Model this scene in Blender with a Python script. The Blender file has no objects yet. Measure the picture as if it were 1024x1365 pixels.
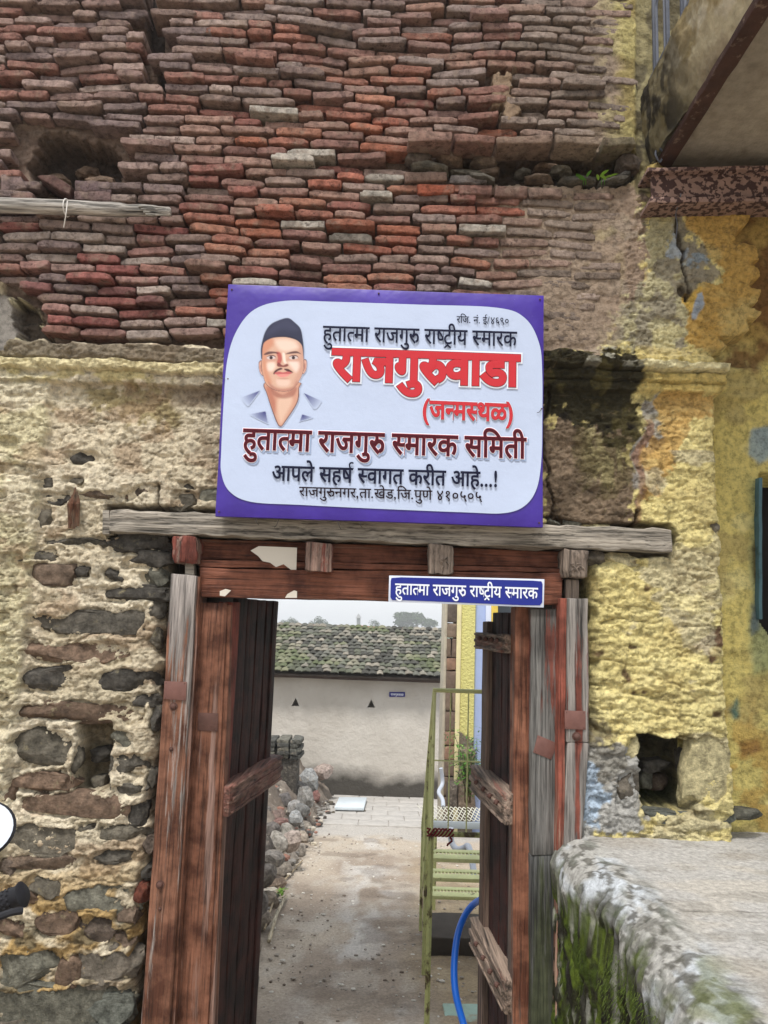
import bpy, bmesh, math, random
import numpy as np
from mathutils import Vector, Matrix, noise as mnoise
from mathutils.geometry import tessellate_polygon
random.seed(7)
SC = bpy.context.scene
COL = SC.collection

# ------------------------------------------------------------------ camera
F_PX, CX, CY = 1000.0, 512.0, 682.5
PITCH, ROLL, EYE = math.radians(8.2), math.radians(1.95), 1.55
fwd = Vector((0, math.cos(PITCH), math.sin(PITCH)))
up0 = Vector((0, -math.sin(PITCH), math.cos(PITCH)))
rt0 = Vector((1, 0, 0))
cam_rt = rt0 * math.cos(ROLL) + up0 * math.sin(ROLL)
cam_up = up0 * math.cos(ROLL) - rt0 * math.sin(ROLL)
cd = bpy.data.cameras.new('camera')
cd.sensor_fit = 'HORIZONTAL'; cd.sensor_width = 36; cd.lens = 36 * F_PX / 1024
cd.clip_start = 0.02; cd.clip_end = 2000
cam = bpy.data.objects.new('camera', cd); COL.objects.link(cam)
m = Matrix((cam_rt, cam_up, -fwd)).transposed().to_4x4()
m.translation = Vector((0, 0, EYE)); cam.matrix_world = m
SC.camera = cam

# ------------------------------------------------------------------ sky, sun, exposure
SUN_EL, SUN_AZ = math.radians(63), math.radians(200)      # azimuth measured clockwise from +Y
w = bpy.data.worlds.new('World'); SC.world = w; w.use_nodes = True
nt = w.node_tree; bg = nt.nodes['Background']
sky = nt.nodes.new('ShaderNodeTexSky'); sky.sky_type = 'NISHITA'; sky.sun_disc = False
sky.sun_elevation = SUN_EL; sky.sun_rotation = SUN_AZ
sky.air_density = 1.0; sky.dust_density = 1.5; sky.ozone_density = 1.0
hsv = nt.nodes.new('ShaderNodeHueSaturation'); hsv.inputs['Saturation'].default_value = 0.26
cl = nt.nodes.new('ShaderNodeMix'); cl.data_type = 'RGBA'; cl.inputs[0].default_value = .6      # thin even cloud cover
cl.inputs[7].default_value = (7.2, 7.5, 7.9, 1)
nt.links.new(sky.outputs[0], hsv.inputs['Color']); nt.links.new(hsv.outputs[0], cl.inputs[6]); nt.links.new(cl.outputs[2], bg.inputs[0])
bg.inputs[1].default_value = 0.075
sl = bpy.data.lights.new('sun', 'SUN'); sl.energy = 1.5; sl.angle = math.radians(11); sl.color = (1, .965, .92)
so = bpy.data.objects.new('sun', sl); COL.objects.link(so)
sd_ = Vector((math.sin(SUN_AZ) * math.cos(SUN_EL), math.cos(SUN_AZ) * math.cos(SUN_EL), math.sin(SUN_EL)))
so.rotation_euler = sd_.to_track_quat('Z', 'Y').to_euler()
SC.view_settings.view_transform = 'Standard'; SC.view_settings.look = 'None'
SC.view_settings.gamma = 1; SC.view_settings.use_curve_mapping = False
SC.view_settings.exposure = 1.29
SC.cycles.max_bounces = 6; SC.cycles.diffuse_bounces = 3

# ------------------------------------------------------------------ measuring helpers
YW = 2.85                                   # distance of the gateway wall
def ray(px, py):
    return fwd + cam_rt * ((px - CX) / F_PX) - cam_up * ((py - CY) / F_PX)
def P(px, py, Y=YW):
    d = ray(px, py); t = Y / d.y
    return Vector((d.x * t, Y, EYE + d.z * t))
def zground(y):
    return 0.0 if y < 3.08 else 0.0015 - 0.095 * min(y, 12.3)
def G(px, py):                              # point of the sloping yard seen at a pixel
    d = ray(px, py); s = 0.095
    t = (-EYE + .0015) / (d.z + s * d.y)
    if t * d.y < 3.08: t = -EYE / d.z
    return Vector((d.x * t, d.y * t, EYE + d.z * t))
def proj(X, Y, Z):
    vx, vy, vz = X, Y, Z - EYE
    c = vx * fwd.x + vy * fwd.y + vz * fwd.z
    a = vx * cam_rt.x + vy * cam_rt.y + vz * cam_rt.z
    b = vx * cam_up.x + vy * cam_up.y + vz * cam_up.z
    return CX + F_PX * a / c, CY - F_PX * b / c

def lin(c, k=1.0):
    o = []
    for v in c[:3]:
        v = v / 255.0
        o.append((v / 12.92 if v <= .04045 else ((v + .055) / 1.055) ** 2.4) * k)
    return tuple(o)
def lin4(c, k=1.0): return lin(c, k) + (1,)

# numpy noise
def _hash(ix, iy, seed):
    h = (ix.astype(np.int64) * 374761393 + iy.astype(np.int64) * 668265263 + seed * 1274126177) & 0xffffffff
    h = ((h ^ (h >> 13)) * 1274126177) & 0xffffffff
    h = (h ^ (h >> 16)) & 0xffffffff
    return h / 4294967295.0
def vn(x, y, seed=0):
    ix = np.floor(x); iy = np.floor(y); fx = x - ix; fy = y - iy
    fx = fx * fx * fx * (fx * (fx * 6 - 15) + 10); fy = fy * fy * fy * (fy * (fy * 6 - 15) + 10)
    a = _hash(ix, iy, seed); b = _hash(ix + 1, iy, seed); c = _hash(ix, iy + 1, seed); d = _hash(ix + 1, iy + 1, seed)
    return (a + (b - a) * fx) * (1 - fy) + (c + (d - c) * fx) * fy
def fbm(x, y, oc=4, seed=0):
    s = 0; a = 1; t = 0
    for i in range(oc):
        s = s + a * (vn(x, y, seed + i * 17) * 2 - 1); t += a; a *= .5
        x, y = x * 1.93 + y * .35 + 3.1, y * 1.93 - x * .35 + 1.7
    return s / t * 1.5
def ss(a, b, x):
    t = np.clip((x - a) / (b - a), 0, 1); return t * t * (3 - 2 * t)
def sdp(poly, x, y):                        # signed distance to a polygon, + inside
    d = np.full(x.shape, 1e9); ins = np.zeros(x.shape, bool); n = len(poly)
    for i in range(n):
        ax, ay = poly[i]; bx, by = poly[(i + 1) % n]
        ex, ey = bx - ax, by - ay; wx, wy = x - ax, y - ay
        t = np.clip((wx * ex + wy * ey) / (ex * ex + ey * ey + 1e-9), 0, 1)
        d = np.minimum(d, (wx - ex * t) ** 2 + (wy - ey * t) ** 2)
        c = ((ay > y) != (by > y)) & (x < (bx - ax) * (y - ay) / (by - ay + 1e-12) + ax)
        ins ^= c
    return np.sqrt(d) * np.where(ins, 1, -1)

# ------------------------------------------------------------------ object helpers
def tag(o, label=None, cat=None, group=None, kind=None):
    if label: o['label'] = label
    if cat: o['category'] = cat
    if group: o['group'] = group
    if kind: o['kind'] = kind
    return o
def empty(name, loc, label, cat, group=None):
    o = bpy.data.objects.new(name, None); o.location = loc; o.empty_display_size = .1
    COL.objects.link(o); return tag(o, label, cat, group)
class MB:
    def __init__(s): s.v = []; s.f = []; s.mi = []; s.n = 0
    def add(s, v, f, mi=0):
        s.v.extend([tuple(p) for p in v]); s.f.extend([tuple(i + s.n for i in q) for q in f])
        s.mi.extend([mi] * len(f)); s.n += len(v); return s
    def build(s, name, mats, parent=None, smooth=True, angle=40):
        me = bpy.data.meshes.new(name)
        off = Vector(parent_off(parent)) if parent else Vector((0, 0, 0))
        me.from_pydata([tuple(Vector(p) - off) for p in s.v], [], s.f)
        for m_ in (mats if isinstance(mats, (list, tuple)) else [mats]): me.materials.append(m_)
        if len(set(s.mi)) > 1: me.polygons.foreach_set('material_index', s.mi)
        if smooth:
            me.polygons.foreach_set('use_smooth', [True] * len(s.f))
            if angle: me.set_sharp_from_angle(angle=math.radians(angle))
        me.update()
        o = bpy.data.objects.new(name, me); COL.objects.link(o)
        if parent: o.parent = parent
        return o
def parent_off(p):
    o = Vector((0, 0, 0))
    while p: o += p.location; p = p.parent
    return o
def link_mesh(name, me, parent, loc, rot=(0, 0, 0), scale=(1, 1, 1)):
    o = bpy.data.objects.new(name, me); COL.objects.link(o); o.parent = parent
    o.location = Vector(loc) - (parent_off(parent) if parent else Vector((0, 0, 0)))
    o.rotation_euler = rot; o.scale = scale
    return o

def rboxv(h, n, bev):
    """rounded box surface grid; half sizes h, cells n"""
    def line(hh, k):
        b = min(bev, hh * .45)
        inner = np.linspace(-(hh - b), hh - b, k + 1)
        return np.concatenate([[-hh], inner, [hh]])
    L = [line(h[i], n[i]) for i in range(3)]
    idx = {}; V = []; Fc = []
    def vid(i, j, k):
        key = (i, j, k)
        if key not in idx:
            p = np.array([L[0][i], L[1][j], L[2][k]]); q = p.copy()
            for a in range(3):
                b = min(bev, h[a] * .45); q[a] = min(max(p[a], -(h[a] - b)), h[a] - b)
            d = p - q; l = np.linalg.norm(d)
            if l > 1e-9: p = q + d / l * min(bev, min(h) * .45)
            idx[key] = len(V); V.append(p)
        return idx[key]
    N = [len(x) - 1 for x in L]
    for a in range(3):
        b, c = (a + 1) % 3, (a + 2) % 3
        for side in (0, N[a]):
            for i in range(N[b]):
                for j in range(N[c]):
                    q = []
                    for (di, dj) in ((0, 0), (1, 0), (1, 1), (0, 1)):
                        t = [0, 0, 0]; t[a] = side; t[b] = i + di; t[c] = j + dj; q.append(vid(*t))
                    Fc.append(tuple(q if side else q[::-1]))
    return np.array(V), Fc
def nz3(p, s, seed):
    return Vector((mnoise.noise(Vector((p[0] * s + seed, p[1] * s, p[2] * s))),
                   mnoise.noise(Vector((p[0] * s + seed + 31, p[1] * s + 7, p[2] * s))),
                   mnoise.noise(Vector((p[0] * s + seed + 57, p[1] * s, p[2] * s + 11)))))
def hexa(mb, c8, seg=(1, 1, 1), bev=.004, jit=0.0, js=12, mi=0, seed=None):
    """rounded hexahedron: c8 = corners ordered (x-,y-,z-),(x+,..),(x+,y+..),(x-,y+..) bottom then top"""
    c8 = [Vector(c) for c in c8]
    h = [max(((c8[1] - c8[0]).length) / 2, 1e-4), max(((c8[3] - c8[0]).length) / 2, 1e-4), max(((c8[4] - c8[0]).length) / 2, 1e-4)]
    V, Fc = rboxv(h, seg, bev)
    seed = random.random() * 99 if seed is None else seed
    out = []
    for p in V:
        s, t, u = [(p[i] / h[i] + 1) / 2 for i in range(3)]
        a = c8[0].lerp(c8[1], s).lerp(c8[3].lerp(c8[2], s), t)
        b = c8[4].lerp(c8[5], s).lerp(c8[7].lerp(c8[6], s), t)
        q = a.lerp(b, u)
        if jit: q = q + nz3(q, js, seed) * jit
        out.append(q)
    mb.add(out, Fc, mi)
def box(mb, lo, hi, seg=(1, 1, 1), bev=.004, jit=0.0, js=12, mi=0):
    x0, y0, z0 = lo; x1, y1, z1 = hi
    hexa(mb, [(x0, y0, z0), (x1, y0, z0), (x1, y1, z0), (x0, y1, z0), (x0, y0, z1), (x1, y0, z1), (x1, y1, z1), (x0, y1, z1)], seg, bev, jit, js, mi)
def pxbox(mb, quad, Y, th, **k):
    """box whose front face is the pixel quad TL,TR,BR,BL standing at depth Y"""
    tl, tr, br, bl = [P(a, b, Y) for a, b in quad]
    d = Vector((0, th, 0))
    hexa(mb, [bl, br, br + d, bl + d, tl, tr, tr + d, tl + d], **k)
def tube(mb, pts, r, n=8, cap=True, mi=0, jit=0, flat=None):
    pts = [Vector(p) for p in pts]; rs = r if isinstance(r, (list, tuple)) else [r] * len(pts)
    V = []; Fc = []; pv = None
    for i, p in enumerate(pts):
        t = (pts[min(i + 1, len(pts) - 1)] - pts[max(i - 1, 0)]).normalized()
        if pv is None:
            a = Vector((0, 0, 1)) if abs(t.z) < .9 else Vector((1, 0, 0)); pv = t.cross(a).normalized()
        else: pv = (pv - t * pv.dot(t)).normalized()
        q = t.cross(pv)
        for k in range(n):
            an = 2 * math.pi * k / n
            rr = rs[i] * (1 + (random.uniform(-jit, jit) if jit else 0))
            V.append(p + (pv * math.cos(an) + q * math.sin(an)) * rr)
    for i in range(len(pts) - 1):
        for k in range(n):
            Fc.append((i * n + k, i * n + (k + 1) % n, (i + 1) * n + (k + 1) % n, (i + 1) * n + k))
    if cap:
        Fc.append(tuple(range(n))[::-1]); Fc.append(tuple(range((len(pts) - 1) * n, len(pts) * n)))
    mb.add(V, Fc, mi)
def catmull(pts, k=8, closed=False):
    pts = [np.array(p, float) for p in pts]; n = len(pts); out = []
    rng = range(n) if closed else range(n - 1)
    for i in rng:
        if closed: p0, p1, p2, p3 = pts[i - 1], pts[i], pts[(i + 1) % n], pts[(i + 2) % n]
        else: p0, p1, p2, p3 = pts[max(i - 1, 0)], pts[i], pts[i + 1], pts[min(i + 2, n - 1)]
        for j in range(k):
            t = j / k
            out.append(.5 * ((2 * p1) + (-p0 + p2) * t + (2 * p0 - 5 * p1 + 4 * p2 - p3) * t * t + (-p0 + 3 * p1 - 3 * p2 + p3) * t ** 3))
    if not closed: out.append(pts[-1])
    return out
_ico = {}
def ico(sub):
    if sub not in _ico:
        bm = bmesh.new(); bmesh.ops.create_icosphere(bm, subdivisions=sub, radius=1)
        bm.verts.ensure_lookup_table()
        _ico[sub] = (np.array([v.co[:] for v in bm.verts]), [tuple(v.index for v in f.verts) for f in bm.faces]); bm.free()
    return _ico[sub]
def rock(seed, sub=2, boxy=.5, cuts=9, rough=.08):
    rg = random.Random(seed); V, Fc = ico(sub); V = V.copy()
    e = 1 - boxy * .75
    V = np.sign(V) * np.abs(V) ** e
    for _ in range(cuts):
        n = np.array([rg.gauss(0, 1) for _ in range(3)]); n /= np.linalg.norm(n)
        d = rg.uniform(.72, 1.05); s = V @ n; k = s > d
        V[k] -= np.outer(s[k] - d, n)
    for i in range(len(V)):
        q = nz3(V[i], 1.7, seed * 3.1); q2 = nz3(V[i], 4.5, seed * 5.3)
        V[i] += np.array(q) * rough * 1.6 + np.array(q2) * rough * .7
        if sub > 3: V[i] += np.array(nz3(V[i], 11, seed * 2.3)) * rough * .45 + np.array(nz3(V[i], 24, seed)) * rough * .2
    mx = np.abs(V).max(axis=0); V /= mx
    return V, Fc

# ------------------------------------------------------------------ materials
def newmat(name):
    m_ = bpy.data.materials.new(name); m_.use_nodes = True
    n = m_.node_tree; return m_, n, n.nodes['Principled BSDF']
class N:
    def __init__(s, nt): s.t = nt
    def __call__(s, ty, ins=None, **pr):
        n = s.t.nodes.new('ShaderNode' + ty)
        for k, v in pr.items(): setattr(n, k, v)
        for k, v in (ins or {}).items():
            if hasattr(v, 'is_output'): s.t.links.new(v, n.inputs[k])
            else: n.inputs[k].default_value = v
        return n
def noise_(g, vec, scale, detail=4, rough=.6):
    return g('TexNoise', {'Vector': vec, 'Scale': scale, 'Detail': detail, 'Roughness': rough}).outputs[0]
def ramp(g, fac, stops):
    r = g('ValToRGB', {'Fac': fac}); e = r.color_ramp.elements
    while len(e) > 1: e.remove(e[0])
    e[0].position = stops[0][0]; e[0].color = stops[0][1]
    for p, c in stops[1:]:
        q = e.new(p); q.color = c
    return r.outputs[0]
def gray(v): return (v, v, v, 1)
def mixc(g, f, a, b, mode='MIX'):
    n = g('Mix', data_type='RGBA', blend_type=mode)
    for i, v in ((0, f), (6, a), (7, b)):
        if hasattr(v, 'is_output'): g.t.links.new(v, n.inputs[i])
        else: n.inputs[i].default_value = v
    return n.outputs[2]
def bumpn(g, h, dist, strength=1.0, normal=None):
    d = {'Height': h, 'Distance': dist, 'Strength': strength}
    if normal is not None: d['Normal'] = normal
    return g('Bump', d).outputs[0]
def basic(name, c, rough=.8, var=.25, scale=12, bump=.002, bscale=60, metal=0, c2=None, c2amt=(.5, .62), c2scale=6, spec=.3, objcol=False, randv=0):
    m_, t, b = newmat(name); g = N(t); tc = g('TexCoord').outputs['Object']
    n1 = noise_(g, tc, scale, 6)
    col = lin4(c)
    if objcol: col = g('ObjectInfo').outputs['Color']
    if c2 is not None:
        f = ramp(g, noise_(g, tc, c2scale, 6, .65), [(c2amt[0], gray(0)), (c2amt[1], gray(1))])
        col = mixc(g, f, col, lin4(c2))
    v = ramp(g, n1, [(.25, gray(1 - var)), (.75, gray(1 + var))])
    col = mixc(g, 1.0, col, v, 'MULTIPLY')
    t.links.new(col, b.inputs['Base Color'])
    b.inputs['Roughness'].default_value = rough; b.inputs['Metallic'].default_value = metal
    b.inputs['Specular IOR Level'].default_value = spec
    if bump: t.links.new(bumpn(g, noise_(g, tc, bscale, 5), bump), b.inputs['Normal'])
    return m_
def flat(name, c, rough=.5, spec=.3, metal=0):
    m_, t, b = newmat(name)
    b.inputs['Base Color'].default_value = lin4(c); b.inputs['Roughness'].default_value = rough
    b.inputs['Specular IOR Level'].default_value = spec; b.inputs['Metallic'].default_value = metal
    return m_

def mat_wall():
    m_, t, b = newmat('painted_plaster'); g = N(t); tc = g('TexCoord').outputs['Object']
    col = g('VertexColor', layer_name='Col').outputs[0]
    v = ramp(g, noise_(g, tc, 38, 8, .7), [(.38, gray(.66)), (.5, gray(1.06)), (.62, gray(1.25))])
    col = mixc(g, 1, col, v, 'MULTIPLY')
    dots = ramp(g, noise_(g, tc, 120, 3, .6), [(.64, gray(0)), (.70, gray(.8))])
    col = mixc(g, dots, col, mixc(g, 1, col, (.45, .40, .35, 1), 'MULTIPLY'))
    t.links.new(col, b.inputs['Base Color']); b.inputs['Roughness'].default_value = .92
    b.inputs['Specular IOR Level'].default_value = .15
    n1 = bumpn(g, noise_(g, tc, 75, 8, .75), .015, 1.0)
    n2 = bumpn(g, noise_(g, tc, 170, 3, .6), .005, 1.0, n1)
    t.links.new(n2, b.inputs['Normal']); return m_
def mat_brick():
    m_, t, b = newmat('old_brick'); g = N(t)
    oi = g('ObjectInfo'); geo = g('NewGeometry').outputs['Position']
    off = g('VectorMath', {0: geo, 1: oi.outputs['Location']}, operation='ADD').outputs[0]
    base = oi.outputs['Color']
    v = ramp(g, noise_(g, off, 26, 7, .7), [(.34, gray(.5)), (.5, gray(1)), (.66, gray(1.4))])
    col = mixc(g, 1, base, v, 'MULTIPLY')
    # lime and dust crust in patches
    f = ramp(g, noise_(g, off, 17, 6, .65), [(.52, gray(0)), (.68, gray(.65))])
    col = mixc(g, f, col, lin4((160, 140, 124)))
    dk = ramp(g, noise_(g, off, 38, 6, .7), [(.55, gray(0)), (.66, gray(.7))])
    col = mixc(g, dk, col, lin4((62, 46, 42)))
    t.links.new(col, b.inputs['Base Color']); b.inputs['Roughness'].default_value = .93
    b.inputs['Specular IOR Level'].default_value = .12
    n1 = bumpn(g, noise_(g, off, 75, 7, .75), .018, 1.0)
    n2 = bumpn(g, noise_(g, off, 190, 3, .6), .005, 1.0, n1)
    t.links.new(n2, b.inputs['Normal']); return m_
def mat_stone(name='basalt', crust=(150, 140, 110), amt=(.60, .70)):
    m_, t, b = newmat(name); g = N(t); oi = g('ObjectInfo'); geo = g('NewGeometry').outputs['Position']
    v = ramp(g, noise_(g, geo, 30, 8, .72), [(.34, gray(.45)), (.5, gray(1)), (.66, gray(1.7))])
    col = mixc(g, 1, oi.outputs['Color'], v, 'MULTIPLY')
    f = ramp(g, noise_(g, geo, 22, 7, .7), [(amt[0], gray(0)), (amt[1], gray(.8))])
    col = mixc(g, f, col, lin4(crust))
    t.links.new(col, b.inputs['Base Color']); b.inputs['Roughness'].default_value = .85
    b.inputs['Specular IOR Level'].default_value = .2
    n1 = bumpn(g, noise_(g, geo, 34, 8, .75), .03, .9)
    t.links.new(bumpn(g, noise_(g, geo, 190, 4, .6), .004, .7, n1), b.inputs['Normal']); return m_
def mat_wood(name, axis, paint, greyz, bare=(128, 122, 116), dark=.5, gdir='z', noise_amt=.35, paint2=None):
    """weathered wood; greyz = stops (height, bareness)"""
    m_, t, b = newmat(name); g = N(t); geo = g('NewGeometry').outputs['Position']
    sc = [46, 46, 46]; sc['xyz'.index(axis)] = 2.2
    mp = g('Mapping', {'Vector': geo, 'Scale': tuple(sc)}).outputs[0]
    grain = noise_(g, mp, 1.0, 7, .65)
    sc2 = [130, 130, 130]; sc2['xyz'.index(axis)] = 4
    fine = noise_(g, g('Mapping', {'Vector': geo, 'Scale': tuple(sc2)}).outputs[0], 1.0, 4, .6)
    bcol = ramp(g, grain, [(.36, lin4(bare, .22)), (.47, lin4(bare, .75)), (.62, lin4(bare, 1.25))])
    pv = ramp(g, noise_(g, geo, 9, 6, .6), [(.38, lin4(paint, .6)), (.62, lin4(paint2 or paint, 1.3))])
    sep = g('SeparateXYZ', {0: geo}).outputs[{'x': 0, 'y': 1, 'z': 2}[gdir]]
    lo, hi = greyz[0][0], greyz[-1][0]
    mr = g('MapRange', {'Value': sep, 'From Min': lo, 'From Max': hi}).outputs[0]
    gz = ramp(g, mr, [((z - lo) / (hi - lo), gray(v)) for z, v in greyz])
    sm = g('Mapping', {'Vector': geo, 'Scale': tuple(s * .42 for s in sc)}).outputs[0]
    nn = noise_(g, sm, 1.0, 8, .72)
    a = g('Math', {0: nn, 1: .5}, operation='SUBTRACT').outputs[0]
    a = g('Math', {0: a, 1: noise_amt * 9}, operation='MULTIPLY').outputs[0]
    a = g('Math', {0: a, 1: gz}, operation='ADD').outputs[0]
    f = ramp(g, a, [(.40, gray(0)), (.60, gray(1))])
    col = mixc(g, f, pv, bcol)
    cr = ramp(g, fine, [(.36, gray(dark)), (.46, gray(1)), (.64, gray(1.25))])
    col = mixc(g, 1, col, cr, 'MULTIPLY')
    t.links.new(col, b.inputs['Base Color']); b.inputs['Roughness'].default_value = .72
    b.inputs['Specular IOR Level'].default_value = .25
    n1 = bumpn(g, grain, .014, 1.0)
    t.links.new(bumpn(g, fine, .003, .8, n1), b.inputs['Normal']); return m_
def mat_attr(name, rough=.9, scale=30, bump=.006, bscale=60, var=.22, spec=.15):
    m_, t, b = newmat(name); g = N(t); tc = g('NewGeometry').outputs['Position']
    col = g('VertexColor', layer_name='Col').outputs[0]
    v = ramp(g, noise_(g, tc, scale, 8, .7), [(.28, gray(1 - var)), (.5, gray(1)), (.72, gray(1 + var))])
    t.links.new(mixc(g, 1, col, v, 'MULTIPLY'), b.inputs['Base Color'])
    b.inputs['Roughness'].default_value = rough; b.inputs['Specular IOR Level'].default_value = spec
    t.links.new(bumpn(g, noise_(g, tc, bscale, 7, .7), bump, .9), b.inputs['Normal']); return m_

M_WALL = mat_wall(); M_BRICK = mat_brick()
M_STONE = mat_stone(); M_RUB = mat_stone('rubble_stone', (165, 155, 140), (.55, .7))

def setcols(me, cols):
    a = me.color_attributes.new('Col', 'FLOAT_COLOR', 'POINT')
    c = np.ones((len(cols), 4), np.float32); c[:, :3] = cols
    a.data.foreach_set('color', c.ravel()); me.color_attributes.active_color = a
def gridmesh(name, V, cols, nu, nv, mat, parent=None, keep=None, flip=False, smooth=True):
    """V (nu*nv,3) row-major [u][v]"""
    i = np.arange((nu - 1) * (nv - 1)); u = i // (nv - 1); v = i % (nv - 1)
    a = u * nv + v; q = np.stack([a, a + nv, a + nv + 1, a + 1], 1)
    if flip: q = q[:, ::-1]
    if keep is not None: q = q[keep]
    used = np.unique(q); mp = np.full(len(V), -1, np.int64); mp[used] = np.arange(len(used)); q = mp[q]; V = V[used]; cols = cols[used]
    if parent is not None: V = V - np.array(parent_off(parent))
    me = bpy.data.meshes.new(name); me.vertices.add(len(V)); me.vertices.foreach_set('co', V.astype(np.float32).ravel())
    me.loops.add(q.size); me.loops.foreach_set('vertex_index', q.astype(np.int32).ravel())
    me.polygons.add(len(q)); me.polygons.foreach_set('loop_start', np.arange(0, q.size, 4, dtype=np.int32))
    me.polygons.foreach_set('loop_total', np.full(len(q), 4, np.int32))
    me.update(calc_edges=True); me.validate()
    me.polygons.foreach_set('use_smooth', [smooth] * len(me.polygons))
    setcols(me, cols); me.materials.append(mat)
    o = bpy.data.objects.new(name, me); COL.objects.link(o)
    if parent: o.parent = parent
    return o

# ------------------------------------------------------------------ ground
def build_ground():
    xs = np.concatenate([[-500, -120, -30, -9, -4], np.arange(-2.6, 2.61, .03), [4, 9, 30, 120, 500]])
    ys = np.concatenate([[-60, -12, -5, -2, 0, 1.5, 2.4, 2.9], np.arange(3.0, 12.3, .03), [13, 15, 20, 60, 200, 700]])
    X, Y = np.meshgrid(xs, ys, indexing='ij')
    Z = np.vectorize(zground)(Y)
    Z = Z - np.clip((Y - 16) / 60, 0, 1) * 3
    near = (np.abs(X) < 3) & (Y > 3.1) & (Y < 12.5)
    Z = Z + np.where(near, fbm(X * 2, Y * 2, 4, 3) * .010 + fbm(X * 14, Y * 14, 3, 9) * .006, 0)
    c = np.zeros(X.shape + (3,)); c[:] = lin((178, 166, 150))
    def paint(m_, col):
        nonlocal c
        c = c * (1 - m_[..., None]) + np.array(lin(col)) * m_[..., None]
    Xs = X + .12 * fbm(X * 1.5, Y * 1.5, 4, 41); 
    mid = -.045 * (Y - 3) + .08
    paint(ss(-.1, .5, fbm(X * 1.1, Y * .8, 4, 5)) * .5, (120, 104, 92))
    paint(ss(.0, .45, fbm(X * 5, Y * 2.4, 5, 8)) * np.exp(-((Xs - (-.05 + .0 * Y)) / .23) ** 2) * .85, (190, 186, 180))
    paint(ss(.1, .5, fbm(X * 9, Y * 5, 5, 28)) * .45, (180, 172, 160))
    paint(ss(.08, .4, Xs - .02 * Y) * ss(9, 6, Y) * .55, (160, 140, 104))
    paint(ss(.2, .5, fbm(X * 4, Y * 4, 5, 77)) * .4, (100, 88, 78))
    paint(ss(8.6, 8.9, Y + .25 * fbm(X * 2, Y * 0 + 1, 3, 2)) * .85, (176, 172, 166))
    paint(ss(.1, .3, fbm(X * 3, Y * 3, 4, 12)) * ss(7.5, 8.2, Y) * ss(-.4, -.6, X + .03 * Y) * .7, (120, 125, 110))
    paint((ss(14, 40, Y))[...] * 1.0, (90, 105, 70))
    V = np.stack([X, Y, Z], -1).reshape(-1, 3)
    o = gridmesh('ground', V, c.reshape(-1, 3), len(xs), len(ys), mat_attr('packed_earth', .95, 60, .012, 70, .35))
    tag(o, kind='structure')
    # loose grit
    mb = MB(); V0, F0 = ico(1)
    rg = random.Random(5)
    for _ in range(2200):
        y = 2.9 + 6 * rg.random() ** 1.6; x = rg.uniform(-.75, .75) * (1 if y < 5 else 1.1)
        r = rg.choice((.0025, .004, .004, .006, .010)) * rg.uniform(.6, 1.4)
        s = np.array([rg.uniform(.7, 1.5), rg.uniform(.7, 1.5), .6]) * r
        mb.add(V0 * s + np.array([x, y, zground(y) + r * .2]), F0, rg.choice((0, 0, 0, 1, 1, 2)))
    o = mb.build('path_grit', [basic('grit_grey', (150, 142, 132), .95, bump=0), basic('grit_pale', (200, 195, 185), .95, bump=0), basic('grit_dark', (112, 100, 90), .95, bump=0)], smooth=False)
    tag(o, 'loose grit and small pebbles scattered over the yard path', 'grit', kind='stuff')
    # paving setts at the far end of the yard
    pv = MB(); k = 0
    root = tag(bpy.data.objects.new('paved_strip', None), kind='structure'); COL.objects.link(root); root.location = (0, 10.6, zground(10.6))
    mp = basic('paving_sett', (172, 168, 162), .9, .2, 9, .004, 40)
    for j in range(7):
        y0 = 9.4 + j * .40; x = -.62 - (.22 if j % 2 else 0)
        while x < .9:
            wd = .42 * rg.uniform(.85, 1.1); b = MB(); z = zground(y0 + .17)
            zz = lambda yy: zground(yy)
            box_ = [(x, y0, zz(y0) - .03), (x + wd - .01, y0, zz(y0) - .03), (x + wd - .01, y0 + .39, zz(y0 + .39) - .03), (x, y0 + .39, zz(y0 + .38) - .03)]
            tp = rg.uniform(.012, .016)
            hexa(b, box_ + [(p[0], p[1], p[2] + .03 + tp) for p in box_], (2, 2, 1), .006, .004)
            b.build('paving_slab', mp, root); x += wd
build_ground()

# ------------------------------------------------------------------ the gateway wall
WALL = empty('gateway_wall', (0, YW, 0), 'crumbling old wall of bare red brick over yellowed plaster with dark stones', 'wall')

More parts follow.
